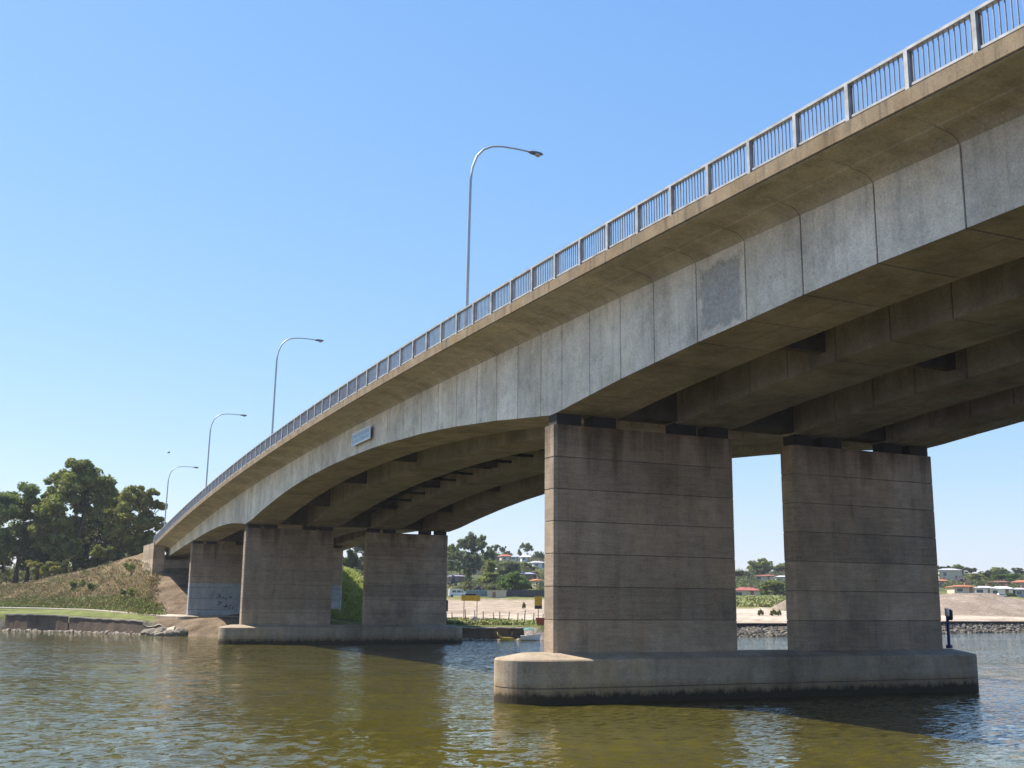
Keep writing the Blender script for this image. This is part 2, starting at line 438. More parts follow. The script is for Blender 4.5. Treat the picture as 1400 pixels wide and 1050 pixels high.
# scrawled panel on the outer girder
mb = MB(); rng = random.Random(9)
for row, (za, zb) in enumerate(((12.62, 12.86), (12.28, 12.5), (11.95, 12.2), (11.6, 11.8))):
    ya = 24.5 + .25 * (row == 0)
    while ya < 26.3:
        if rng.random() < (.85 if row < 3 else .35):
            scrawl(mb, ya, ya + rng.uniform(.1, .2), za, zb, lambda a, c: U(XG + xc(a) - .004, a, c), rng.randint(1, 3), rng.uniform(.006, .012), rng, .14)
        ya += rng.uniform(.13, .26)
g = mb.build('graffiti', M['tag_pale'], bridge)
t = NT('grey_cleaned_patch'); gs = t.sep('Generated')
def edge(o_): return t.math('SMOOTH_MIN', t.math('MULTIPLY', o_, 5), t.math('MULTIPLY', t.math('SUBTRACT', 1, o_), 5), .2)
e_ = t.math('MINIMUM', edge(gs[1]), edge(gs[2]))
a_ = t.ramp(t.math('ADD', t.math('MULTIPLY', t.noise(1.9, (1, 1, .7), 7, .7), 1.0), t.math('MULTIPLY', t.math('MINIMUM', e_, 1), .45)), [(.6, 0), (.86, .8)])
t.fin(t.mix((.47, .435, .395), t.ramp(t.noise(9, detail=6), [(.3, .75), (.7, 1.3)]), 1, 'MULTIPLY'), .9, .2); t.link(a_, t.b.inputs['Alpha'])
mb = MB(); ya, yb = 24.31, 26.61
mb.quad(U(XG + xc(ya) - .003, ya, 11.15), U(XG + xc(yb) - .003, yb, 11.03), U(XG + xc(yb) - .003, yb, 13.25), U(XG + xc(ya) - .003, ya, 13.2))
mb.build('grey_patch', t.m, bridge)

# ------------------------------------------------------------------ street lamps
def make_lamp(Y, label):
    b = U(XF + .62 + xc(Y), Y, zq(Y) + .1)
    r_ = thing('street_lamp', label, 'street lamp', tuple(b), 'lamps along the bridge railing')
    prof = [(0, 0), (.0, .3), (.02, 2.5), (.045, 5.0), (.08, 6.9), (.16, 7.5), (.36, 8.03), (.68, 8.41), (1.1, 8.63), (1.6, 8.72), (2.3, 8.74), (3.0, 8.72)]
    rad = [.085, .08, .074, .068, .06, .057, .054, .05, .046, .042, .038, .035]
    mb = MB(); mb.tube([b + Vector((x * S, 0, z * S)) for x, z in prof], [q * S for q in rad], 10)
    mb.box(b.x - .2, b.x + .2, b.y - .2, b.y + .2, b.z - .04, b.z + .03)
    mb.build('pole', M['lamp_pole'], r_)
    mb = MB(); rings = []
    for k, (x, w, h0, h1) in enumerate([(2.85, .05, -.03, .05), (3.0, .11, -.06, .07), (3.2, .145, -.07, .08), (3.42, .13, -.06, .06), (3.56, .06, -.03, .03)]):
        rings.append([b + Vector((x * S, dy * w * S, (8.72 + (h1 if dz > 0 else h0) * abs(dz)) * S)) for dy, dz in ((-1, -.2), (-.7, -1), (.7, -1), (1, -.2), (.7, .8), (0, 1), (-.7, .8))])
    mb.loft(rings, sm=True); hd = mb.build('lamp_head', M['lamp_head'], r_)
    mb = MB(); mb.blob(b + Vector((3.3 * S, 0, 8.635 * S)), (.24, .14, .07), random.Random(1), 2, 0); mb.build('lens', M['lamp_lens'], hd)
    return r_, b
L1, b1 = make_lamp(41.92, 'nearest and tallest-looking curved street lamp behind the bridge railing')
for Y, lb in ((80.37, 'second curved street lamp from the near end, left of the tallest one'), (110.5, 'third curved street lamp along the bridge, above the middle pier'), (138.9, 'smallest curved street lamp at the far end of the bridge by the trees')):
    b = U(XF + .62 + xc(Y), Y, zq(Y) + .1)
    copy_thing(L1, b, lb)

# ------------------------------------------------------------------ name board on the outer girder
Ya, Yb = 58.40, 62.03; zbd = 12.63
ang = math.atan2((xc(Yb) - xc(Ya)), Yb - Ya)
nbp = U(XG + xc(Ya) - .17, Ya, zbd)
board = thing('name_board', 'blue-white framed name board hung on the side of the outer girder', 'sign', tuple(nbp))
slope = (zq(Yb) - zq(Ya)) / (Yb - Ya)
def bp(s_, z, d): return nbp + Vector(((math.sin(ang) * s_ - d) * S, math.cos(ang) * s_ * S, (z + slope * s_) * S))
def slab(mb, s0, s1, z0, z1, d0, d1):
    vs = [bp(s_, z, d) for d in (d0, d1) for z in (z0, z1) for s_ in (s0, s1)]
    mb.add(vs, [(0, 2, 3, 1), (4, 5, 7, 6), (0, 1, 5, 4), (2, 6, 7, 3), (0, 4, 6, 2), (1, 3, 7, 5)])
M['sign_face'] = plain('sign_face_blue', (.46, .58, .74), .4, 0, .06)
M['sign_frame'] = plain('sign_frame_white', (.80, .83, .86), .5, 0, .05)
M['sign_letters'] = plain('sign_worn_letters', (.24, .34, .50), .6, 0, .1)
mb = MB(); slab(mb, 0, 3.63, -.36, .36, 0, .04); mb.build('board', M['sign_face'], board)
mb = MB()
for q in ((0, 3.63, .30, .37), (0, 3.63, -.37, -.30), (0, .09, -.30, .30), (3.54, 3.63, -.30, .30)): slab(mb, *q, .0401, .07)
mb.build('frame', M['sign_frame'], board)
t = NT('worn_lettering'); mk = t.ramp(t.noise(9, (0, 1.3, .25), 3, .7), [(.46, 0), (.54, .85)])
t.fin(t.mix((.46, .58, .74), (.24, .34, .50), mk), .5, .3)
for zc in (.135, -.135):
    mb = MB(); slab(mb, .3, 3.33, zc - .08, zc + .08, .0401, .046); mb.build('worn_lettering', t.m, board)
mb = MB()
for s_ in (.4, 3.2): slab(mb, s_, s_ + .1, -.3, .3, -.16, 0)
mb.build('bracket', M['bearing'], board)

# ------------------------------------------------------------------ abutment
YA = 141.3
ab = thing('bridge_abutment', 'concrete abutment with wing walls at the far end of the bridge', 'abutment', (30 * S, YA * S, 8 * S))
xa = XG + xc(YA)
for s0, s1 in ((-1.90, -.55), (W_ALL + .55, W_ALL + 1.90)):
    mb = MB(); mb.box((xa + s0) * S, (xa + s1) * S, (YA + .1) * S, (YA + 9) * S, 5.0 * S, (zq(YA) - .05) * S)
    mb.build('wing_wall', M['pier'], ab)
mb = MB(); mb.box((xa - .5) * S, (xa + W_ALL + .5) * S, (YA + 3.2) * S, (YA + 5) * S, 5 * S, (zq(YA + 4) - .9) * S); mb.build('back_wall', M['pier'], ab)
mb = MB(); mb.box((xa - .52) * S, (xa + W_ALL + .52) * S, (YA + .3) * S, (YA + 3.15) * S, 6.2 * S, 8.35 * S); mb.build('bearing_shelf', M['girder'], ab)

# ------------------------------------------------------------------ terrain: one sheet from the river bed to the horizon
# survey stations: image column -> (range, picture row) of shore, bank top, back of bank, toe, crest, behind, foot of hill, hill top
ST_T = {
 -2600: [150, (152, 838), (180, 832), (190, 829), (260, 802), (300, 799), (340, 797), (620, 789)],
 0:   [167, (168.6, 839), (188, 831.5), (196, 829), (217, 801), (245, 799), (320, 797), (620, 789)],
 40:  [163, (164.6, 839.5), (184, 832), (192, 830), (214, 796.5), (240, 795), (320, 796), (620, 788)],
 75:  [161, (162.6, 840.5), (180, 833), (188, 831), (210, 787), (236, 786), (320, 793), (620, 786)],
 115: [157, (158.6, 842), (174, 834), (182, 832), (206, 780), (232, 779), (320, 788), (620, 783)],
 170: [150, (151.6, 845), (160, 838), (164, 835.5), (196, 764), (225, 762), (320, 778), (620, 780)],
 203: [146, (147.6, 847), (152, 840.5), (154.5, 838), (167, 772), (192, 750), (320, 770), (620, 778)],
 226: [142, (145, 850), (149.5, 843), (152.5, 839), (164.5, 777), (187, 764), (320, 770), (620, 776)],
 300: [137, (140.6, 849), (143, 844), (146, 842.5), (166, 776), (190, 765), (320, 770), (620, 774)],
 440: [133, (138, 849), (141, 845), (144, 844), (168, 775), (192, 764), (320, 775), (620, 772)],
 480: [132, (135, 852), (141, 850), (150, 848), (172, 782), (190, 778), (330, 790), (620, 770)],
 515: [131, (133, 854), (142, 850), (152, 846), (172, 808), (200, 806), (330, 806), (620, 768)],
 570: [130, (131.6, 855), (146, 848), (165, 842), (200, 829), (300, 820), (330, 817), (620, 766)],
 640: [130, (131.6, 856), (150, 847), (175, 840.5), (260, 826), (300, 819.5), (330, 816), (620, 764)],
 745: [132, (133.6, 856.5), (152, 848), (175, 841), (260, 826), (300, 820), (330, 817), (620, 763)],
 1000: [156, (160.5, 856.5), (180, 849.5), (230, 840), (270, 831), (300, 821), (340, 817), (620, 786)],
 1080: [162, (166.5, 856.5), (184, 849.5), (232, 841), (270, 832), (300, 822), (340, 818), (620, 786)],
 1290: [203, (208, 853), (222, 847), (250, 842), (290, 830), (320, 818), (360, 811), (650, 789)],
 1400: [226, (231, 853), (246, 847), (270, 842), (305, 832), (330, 822), (370, 815), (660, 790)],
 4200: [330, (335, 852), (350, 848), (370, 845), (400, 838), (430, 830), (480, 824), (700, 795)]}
SK = sorted(ST_T)
PROF = {}
for k in SK:
    a = ST_T[k]; kk = max(-900, min(2300, k))
    pr = [(2.0, -2.6), (a[0] - 9, -2.4), (a[0] - .25, -.3)]
    for r, y in a[1:]: pr.append((r, CAMZ + ray(kk, y).z * r))
    pr.append((1000, pr[-1][1] - 2)); pr.append((4500, 6.0)); pr.append((8000, 4.0))
    PROF[k] = pr
def prof(px):
    px = min(max(px, SK[0]), SK[-1]); i = min(max(bisect_right(SK, px) - 1, 0), len(SK) - 2)
    f = (px - SK[i]) / (SK[i + 1] - SK[i]); A, B = PROF[SK[i]], PROF[SK[i + 1]]
    return [(a[0] + (b[0] - a[0]) * f, a[1] + (b[1] - a[1]) * f) for a, b in zip(A, B)]
def az(px): v = ray(px, 828); return v.x, v.y
def ground(px, r):
    p = prof(px)
    for k in range(len(p) - 1):
        if p[k][0] <= r <= p[k + 1][0]:
            return p[k][1] + (p[k + 1][1] - p[k][1]) * (r - p[k][0]) / (p[k + 1][0] - p[k][0])
    return p[-1][1]
def gp(px, r, dz=0):
    x, y_ = az(px); return Vector((x * r, y_ * r, ground(px, r) + dz))
MUD, GRASS, LAWN, DRY, EARTH, SAND, PALE, OLIVE, HILL, ROCK = (.10, .08, .06), (.12, .13, .04), (.14, .155, .05), (.165, .12, .065), (.17, .125, .085), (.33, .26, .195), (.43, .355, .28), (.17, .16, .06), (.075, .085, .035), (.12, .105, .085)
def zone(px, k):
    if k <= 1: return MUD
    if px < 212: return [ROCK, LAWN, LAWN, DRY, DRY, DRY, HILL, HILL, HILL, HILL][min(k - 2, 9)]
    if px < 330: return [EARTH, EARTH, EARTH, EARTH, DRY, DRY, HILL, HILL, HILL, HILL][min(k - 2, 9)]
    if px < 560: return [EARTH, LAWN, LAWN, GRASS, GRASS, HILL, HILL, HILL, HILL, HILL][min(k - 2, 9)]
    if px < 900: return [PALE, LAWN, PALE, SAND, SAND, OLIVE, HILL, HILL, HILL, HILL][min(k - 2, 9)]
    if px < 1085: return [ROCK, SAND, PALE, PALE, OLIVE, OLIVE, HILL, HILL, HILL, HILL][min(k - 2, 9)]
    return [ROCK, SAND, PALE, SAND, SAND, OLIVE, HILL, HILL, HILL, HILL][min(k - 2, 9)]
SUB = [3, 6, 5, 5, 6, 16, 8, 6, 10, 3, 4, 2]
cols = [-2600, -2100, -1700, -1400, -1150, -950, -780, -640, -500, -400, -300, -220, -160, -100] + list(range(-60, 1480, 9)) + [1500, 1560, 1640, 1740, 1880, 2080, 2400, 2900, 3500, 4200]
rows = None; tv = []; tints = []; mb = MB()
rng = random.Random(2)
for px in cols:
    p = prof(px); x, y_ = az(px); line = []
    for k in range(len(p) - 1):
        for q in range(SUB[k]):
            f = q / SUB[k]; r = p[k][0] + (p[k + 1][0] - p[k][0]) * f; z = p[k][1] + (p[k + 1][1] - p[k][1]) * f
            n_ = mnoise.noise(Vector((x * r * .22, y_ * r * .22, 0))); n2 = mnoise.noise(Vector((x * r * .05, y_ * r * .05, 7)))
            amp = 0 if k < 3 else (.25 if k in (5, 6) and px < 560 else .10 if k < 7 else .5)
            c = zone(px + n_ * 14, min(max(k + (1 if f + n_ * .5 + n2 * .3 > .95 else 0) + (-1 if f + n_ * .5 < .0 and k > 3 else 0), 0), 11))
            w = .85 + .3 * rng.random(); line.append(((x * r, y_ * r, z + n_ * amp), tuple(v * w for v in c)))
    r, z = p[-1]; line.append(((x * r, y_ * r, z), HILL))
    o = len(mb.v); n = len(line)
    mb.v += [v for v, _ in line]; tints += [c for _, c in line]
    if rows is not None:
        for k in range(n - 1):
            mb.f.append([rows + k, o + k, o + k + 1, rows + k + 1]); mb.mi.append(0); mb.sm.append(True)
    rows = o
t = NT('ground'); va = t.n.new('ShaderNodeVertexColor'); va.layer_name = 'tint'
c = t.mix(va.outputs[0], t.ramp(t.noise(.5, detail=6, rough=.65), [(.3, .62), (.7, 1.35)]), 1, 'MULTIPLY')
c = t.mix(c, t.ramp(t.noise(3.2, detail=6, rough=.7), [(.3, .7), (.7, 1.25)]), .9, 'MULTIPLY')
mp = t.n.new('ShaderNodeMapping'); mp.inputs['Rotation'].default_value = (0, 0, R(24)); mp.inputs['Scale'].default_value = (.035, .42, 1); t.link(t.tc.outputs['Object'], mp.inputs[0])
tk = t.n.new('ShaderNodeTexNoise'); tk.inputs['Scale'].default_value = 1; tk.inputs['Detail'].default_value = 5; tk.inputs['Distortion'].default_value = .4; t.link(mp.outputs[0], tk.inputs['Vector'])
c = t.mix(c, t.ramp(tk.outputs['Fac'], [(.34, (.66, .62, .58)), (.48, (1, 1, 1)), (.68, (1.14, 1.12, 1.1))]), .85, 'MULTIPLY')   # wheel tracks and wash lines along the shore
t.bump(t.noise(2.5, detail=8, rough=.7), .8, .25)
M['ground'] = t.fin(c, .95, .1)
tag(mb.build('ground', M['ground'], tint=tints), kind='structure')

# ------------------------------------------------------------------ water
t = NT('river_water')
def slope(scale, sxyz, detail):
    mp = t.n.new('ShaderNodeMapping'); mp.inputs['Scale'].default_value = sxyz; mp.inputs['Rotation'].default_value = (0, 0, R(-28)); t.link(t.tc.outputs['Object'], mp.inputs[0])
    n = t.n.new('ShaderNodeTexNoise'); n.inputs['Scale'].default_value = scale; n.inputs['Detail'].default_value = detail; n.inputs['Roughness'].default_value = .6; n.inputs['Distortion'].default_value = .5
    t.link(mp.outputs[0], n.inputs['Vector']); return n.outputs['Color']
def vm(op, a_, b_):
    x = t.n.new('ShaderNodeVectorMath'); x.operation = op
    for i, v in enumerate((a_, b_)):
        if hasattr(v, 'is_output'): t.link(v, x.inputs[i])
        else: x.inputs[i].default_value = v
    return x.outputs[0]
sl = vm('ADD', vm('MULTIPLY', vm('SUBTRACT', slope(4.2, (.5, 1.25, 1), 4), (.5, .5, .5)), (.7, 1.15, 0)), vm('MULTIPLY', vm('SUBTRACT', slope(.09, (1, 1, 1), 2), (.5, .5, .5)), (.06, .06, 0)))
patch = t.ramp(t.noise(.055, (1, 1.7, 1), 4), [(.36, .5), (.62, 1.2)])
mr = t.n.new('ShaderNodeMapRange'); mr.interpolation_type = 'SMOOTHSTEP'; mr.inputs[1].default_value = 14; mr.inputs[2].default_value = 46; mr.inputs[3].default_value = 1; mr.inputs[4].default_value = 2.0
t.link(t.sep()[0], mr.inputs[0]); patch = t.math('MULTIPLY', patch, mr.outputs[0])   # breezier water in the open reach beyond the bridge
ge = t.n.new('ShaderNodeNewGeometry')
nn = vm('NORMALIZE', vm('ADD', ge.outputs['Normal'], vm('MULTIPLY', sl, patch)), (0, 0, 0)); t.link(nn, t.b.inputs['Normal'])
c = t.mix((.062, .053, .009), t.ramp(t.noise(.08, detail=3), [(.3, .8), (.7, 1.2)]), 1, 'MULTIPLY')
t.fin(c, .04, .5); t.b.inputs['IOR'].default_value = 1.33
M['water'] = t.m
rw = random.Random(17); WAVES = []
for k in range(22):
    lam = .5 * (7.0 ** (k / 21)); th_ = R(60) + rw.gauss(0, .5)
    WAVES.append((2 * math.pi / lam, math.cos(th_), math.sin(th_), rw.uniform(0, 6.28), .050 * lam / (2 * math.pi) * (1.2 if lam < 1.1 else .33), lam))
def wave(x, y_, step):
    m_ = .62 + .75 * mnoise.noise(Vector((x * .06, y_ * .035, 4))) + .35 * mnoise.noise(Vector((x * .22, y_ * .15, 9)))
    m_ = max(.18, m_); z = 0
    for kf, cx, sx, ph, am, lam in WAVES:
        f = min(1, max(0, lam / (2.2 * step) - .5))
        if f: z += am * f * math.sin(kf * (cx * x + sx * y_) + ph + 1.3 * mnoise.noise(Vector((x * .3, y_ * .3, kf))))
    return z * m_
wc = [-2600, -1700, -1150, -780, -500, -300, -160] + list(range(-60, 1462, 4)) + [1480, 1520, 1600, 1740, 2080, 2900, 4200]
rad = [2.5, 6, 8.5, 10.5, 12]; yy = 1092.0
while yy > 862: 
    a_ = ray(700, yy).z
    if a_ < 0 and -CAMZ / a_ > 12: rad.append(-CAMZ / a_)
    yy -= 1.25
rad = [r for r in rad if r < 125]
mb = MB(); nr = len(rad) + 2
for px in wc:
    x, y_ = az(px); rs = prof(px)[2][0] + .22
    for k, r in enumerate(rad + [0, 0]):
        if k == len(rad): r = rad[-1] + (rs - rad[-1]) * .5
        if k == len(rad) + 1: r = rs
        step = r * r / (CAMZ * F_PX) * 1.25
        mb.v.append((x * r, y_ * r, wave(x * r, y_ * r, max(step, r * 4 / F_PX)) if -70 < px < 1470 and 5 < k < len(rad) else 0))
for i in range(len(wc) - 1):
    for k in range(nr - 1):
        mb.f.append([i * nr + k, i * nr + k + 1, (i + 1) * nr + k + 1, (i + 1) * nr + k][::-1]); mb.mi.append(0); mb.sm.append(True)
tag(mb.build('river_water', M['water']), kind='structure')

# ------------------------------------------------------------------ banks
M['stone'] = concrete('old_stone', (.13, .095, .07), .6, .25, blotch=1.0, scale=1.5)
M['coping'] = concrete('pale_coping', (.42, .37, .31), .75, .5)
M['rock'] = plain('rock', (.20, .17, .14), .95, 0, .4, 2, .1)
M['rock_pale'] = plain('pale_rock', (.25, .21, .165), .95, 0, .3, 2, .1)
M['timber'] = plain('dark_timber', (.035, .03, .026), .9, 0, .3, 3, .1)
def seawall(label, p0, p1, drop=.0, cop=.14, name='sea_wall', jit=.05):
    n = max(4, int((p1 - p0) / 5)); rngw = random.Random(int(p0))
    mid_ = gp((p0 + p1) / 2, prof((p0 + p1) / 2)[2][0]); base = (mid_.x, mid_.y, 0)
    r_ = thing(name, label, 'sea wall', base)
    A = MB(); B = MB(); ra = []; rb = []
    for k in range(n + 1):
        px = p0 + (p1 - p0) * k / n; p = prof(px); rs = p[2][0]; zt = p[3][1] - drop + rngw.uniform(-jit, jit); x, y_ = az(px)
        f = lambda r, z: Vector((x * r, y_ * r, z))
        ra.append([f(rs - .75, -.6), f(rs + .9, -.6), f(rs + .9, zt - cop), f(rs - .25 + rngw.uniform(-.06, .06), zt - cop)])
        rb.append([f(rs - .45, zt - cop + .003), f(rs + 1.0, zt - cop + .003), f(rs + 1.0, zt + .02), f(rs - .45, zt + .02)])
    A.loft(ra); A.build('wall_face', M['stone'], r_); B.loft(rb); B.build('coping', M['coping'], r_)
    return r_
seawall('old dark stone sea wall with pale coping below the left lawn', 9, 95)
seawall('second length of dark stone sea wall, right of a break in its coping', 96.5, 197, .15)
seawall('low broken end of the stone sea wall beside the tumbled rubble', 197.5, 224, .55, .05, jit=.25)
seawall('dark sea wall seen between the piers below the green weeds', 545, 717, .1, .12)
def rocks_at(px, r, n, spread, size, rng, mb, zlift=0, wd=4):
    for _ in range(n):
        q = px + rng.uniform(-spread, spread); rr = r + rng.uniform(-wd, wd); s_ = size * rng.uniform(.5, 1.5)
        g = gp(q, rr); mb.blob((g.x, g.y, max(g.z, -.1) + s_ * .2 + zlift), (s_, s_ * rng.uniform(.6, 1), s_ * rng.uniform(.4, .8)), rng, 1, .28)
rng = random.Random(21)
mb = MB()
for px in range(8, 225, 1): 
    rs = prof(px)[2][0]
    for _ in range(2):
        if mnoise.noise(Vector((px * .09, 3, 0))) > -.25: rocks_at(px, rs - 1.1, 1, .6, rng.uniform(.12, .36), rng, mb, .0, .6)
tag(mb.build('rubble_toe', M['rock_pale']), 'pale broken stones along the waterline below the left sea wall', 'stones', kind='stuff')
mb2 = MB()
for px in range(610, 744):
    rs = prof(px)[2][0]; rocks_at(px, rs - 1.0, 1, .6, .22, rng, mb2, .02, .35)
tag(mb2.build('rubble_toe', M['rock_pale']), 'brown stones along the waterline below the middle sea wall', 'stones', kind='stuff')
for k, (px, dr, s_, lab) in enumerate([(203, -1.2, .7, 'dark boulder at the broken end of the left sea wall'), (211, -1.5, .8, 'rounded brown boulder beside the tilted slab'), (219, -1.6, .6, 'small pale boulder right of the tilted slab'),
        (226, .0, 1.0, 'big dark boulder under the broken bank edge'), (236, -1, .75, 'pale boulder at the water edge left of the pier'), (242, -.8, .6, 'flat brown boulder nearest the middle pier'), (247, .5, .9, 'dark boulder on the earth bank above the water')]):
    g = gp(px, prof(px)[2][0] + dr); mb = MB(); mb.blob((g.x, g.y, max(g.z, 0) + s_ * .3), (s_ * 1.2, s_, s_ * .7), rng, 2, .13)
    tag(mb.build('boulder', M['rock'] if 'dark' in lab or 'brown' in lab else M['rock_pale'], origin=g), lab, 'boulder', 'boulders tumbled at the bank')
g = gp(228, prof(228)[2][0] - .6); mb = MB()
mb.box(-1.15, 1.15, -.6, .6, -.1, .12, mat=Matrix.Translation((g.x, g.y, .5)) @ Matrix.Rotation(-.4, 4, 'Z') @ Matrix.Rotation(-.28, 4, 'Y') @ Matrix.Rotation(.35, 4, 'X'))
tag(mb.build('concrete_slab', M['coping'], origin=(g.x, g.y, 0)), 'tilted pale concrete slab fallen at the bank among boulders', 'slab')
mb = MB(); rng = random.Random(4)
for k in range(2000):
    px = rng.uniform(985, 1480); p = prof(px); f = rng.random(); r = p[2][0] - .4 + (p[3][0] - p[2][0] + .4) * f
    x, y_ = az(px); z = max(p[2][1], -.1) * (1 - f) + p[3][1] * f; s_ = rng.uniform(.18, .5)
    mb.blob((x * r, y_ * r, z), (s_, s_ * .8, s_ * .6), rng, 1, .3)
t = NT('riprap'); t.fin(t.ramp(t.noise(.9, detail=4), [(.3, (.06, .052, .045)), (.5, (.14, .12, .095)), (.7, (.25, .215, .175))]), .95, .1)
tag(mb.build('riprap', t.m), 'grey rock riprap along the right far bank', 'riprap', kind='stuff')
mb = MB(); ra = []
for k in range(80):
    px = 990 + k * 6.3; p = prof(px); r = p[3][0] + .1; x, y_ = az(px); z = p[3][1]
    ra.append([Vector((x * (r + a), y_ * (r + a), z + b)) for a, b in ((-.6, .0), (.35, .0), (.35, .45), (-.6, .45))])
mb.loft(ra); g = gp(1240, prof(1240)[3][0])
tag(mb.build('timber_edge_beam', M['timber'], origin=g), 'long dark timber beam capping the rock bank on the right', 'edge beam')
# footpath, lawn edge
mb = MB(); ra = []
for k in range(60):
    px = -160 + k * 7.2; p = prof(px); x, y_ = az(px)
    row = []
    for rr in (p[4][0] - .6, p[4][0] + 1.6): row.append(Vector((x * rr, y_ * rr, ground(px, rr) + .12)))
    ra.append(row + [row[1] - Vector((0, 0, .3)), row[0] - Vector((0, 0, .3))])
mb.loft(ra); tag(mb.build('footpath', M['coping']), kind='structure')

# ------------------------------------------------------------------ gravel stockpile on the right
mb = MB(); tin = []; nx, ny = 90, 26; rng = random.Random(8)
def heap(px, f):
    top_y = 808.5 if px < 1345 else 808.5 + (px - 1345) * .085 if px < 1362 else 810 + (px - 1362) * .22
    if px > 1405: top_y = 819 + (px - 1405) * .07
    return top_y
HB, HC = 258, 284
idx = {}
for i in range(nx + 1):
    px = 1262 + i * (1530 - 1262) / nx
    for j in range(ny + 1):
        f = j / ny; r = HB + (HC - HB) * min(f / .62, 1) + max(f - .62, 0) / .38 * 26
        x, y_ = az(px); z0 = ground(px, r); zt = CAMZ + ray(px, heap(px, 0)).z * HC
        e = min(1, max(0, (px - 1262) / 16))
        h = (min(f / .62, 1) if f <= .62 else 1 - (f - .62) / .38 * 1.05)
        k = mnoise.noise(Vector((x * r * .12, y_ * r * .12, 3))) * .7 + mnoise.noise(Vector((x * r * .4, y_ * r * .4, 3))) * .25
        z = z0 - .3 + max(zt - z0, 0.2) * h * e + k * h * e
        idx[i, j] = len(mb.v); mb.v.append((x * r, y_ * r, z))
for i in range(nx):
    for j in range(ny):
        mb.f.append([idx[i, j], idx[i + 1, j], idx[i + 1, j + 1], idx[i, j + 1]]); mb.mi.append(0); mb.sm.append(True)
t = NT('gravel'); c = t.ramp(t.noise(.22, detail=6, rough=.65), [(.3, (.19, .145, .11)), (.55, (.27, .21, .16)), (.75, (.36, .295, .23))])
c = t.mix(c, t.ramp(t.noise(1.8, detail=6, rough=.7), [(.3, .65), (.7, 1.3)]), 1, 'MULTIPLY'); t.bump(t.noise(1.5, detail=8, rough=.75), .9, .4)
t.fin(c, .95, .1)
tag(mb.build('gravel_stockpile', t.m, origin=gp(1340, 270)), 'big brown gravel stockpile behind the right bank', 'gravel heap')
mb = MB(); rng = random.Random(12)
g = gp(1082, 262); rings = []
for k in range(9):
    f = k / 8; rr = 5.5 * (1 - f) + .5 * f
    rings.append([g + Vector((math.cos(a_ * .349) * rr * (1 + .12 * rng.random()), math.sin(a_ * .349) * rr, -.4 + 2.9 * f ** .9)) for a_ in range(18)])
mb.loft(rings, sm=True); tag(mb.build('sand_heap', t.m, origin=g), 'pale sand heap seen past the right pier wall edge', 'sand heap')

# ------------------------------------------------------------------ trees
M['leaf_gum'] = foliage('gum_leaves', (.11, .135, .045), (.18, .21, .07), (.27, .285, .105))
M['leaf_olive'] = foliage('olive_leaves', (.14, .15, .042), (.22, .22, .06), (.32, .30, .095))
M['leaf_dark'] = foliage('dark_leaves', (.06, .07, .032), (.10, .115, .045), (.15, .165, .065))
M['leaf_bright'] = foliage('bright_leaves', (.07, .11, .022), (.11, .165, .03), (.15, .20, .045))
M['leaf_grey'] = foliage('grey_green_leaves', (.11, .125, .075), (.17, .185, .105), (.25, .255, .15))
M['leaf_grey2'] = foliage('scrub_leaves', (.065, .075, .042), (.12, .13, .068), (.19, .195, .105))
M['leaf_purple'] = foliage('mauve_blossom', (.13, .10, .16), (.20, .16, .26), (.26, .22, .33))
M['leaf_gold'] = foliage('golden_leaves', (.16, .11, .02), (.26, .17, .03), (.32, .23, .05))
M['grass'] = foliage('grass_blades', (.17, .22, .06), (.25, .30, .09), (.34, .32, .13))
M['bark'] = plain('bark', (.10, .08, .06), .95, 0, .4, 2, .1)
M['bark_pale'] = plain('pale_gum_bark', (.28, .24, .20), .9, 0, .35, 1.5, .1)

def leaves(mb, c, rad, n, size, rng, shell=.55, droop=.0):
    for _ in range(n):
        d = Vector((rng.gauss(0, 1), rng.gauss(0, 1), rng.gauss(0, 1))).normalized()
        k = shell + (1 - shell) * rng.random() if rng.random() < .8 else rng.random() * shell
        p = Vector(c) + Vector((d.x * rad[0], d.y * rad[1], d.z * rad[2])) * k
        nrm = (d * .8 + Vector((rng.gauss(0, .6), rng.gauss(0, .6), rng.gauss(.25, .6)))).normalized()
        a = nrm.cross(Vector((rng.gauss(0, 1), rng.gauss(0, 1), rng.gauss(0, 1)))).normalized(); b = nrm.cross(a)
        s_ = size * rng.uniform(.6, 1.4); w_ = s_ * rng.uniform(.35, .7)
        mb.add([p - a * s_, p - b * w_ + nrm * .1 * s_, p + a * s_ - nrm * .15 * s_, p + b * w_ + nrm * .1 * s_], [(0, 1, 2, 3)])

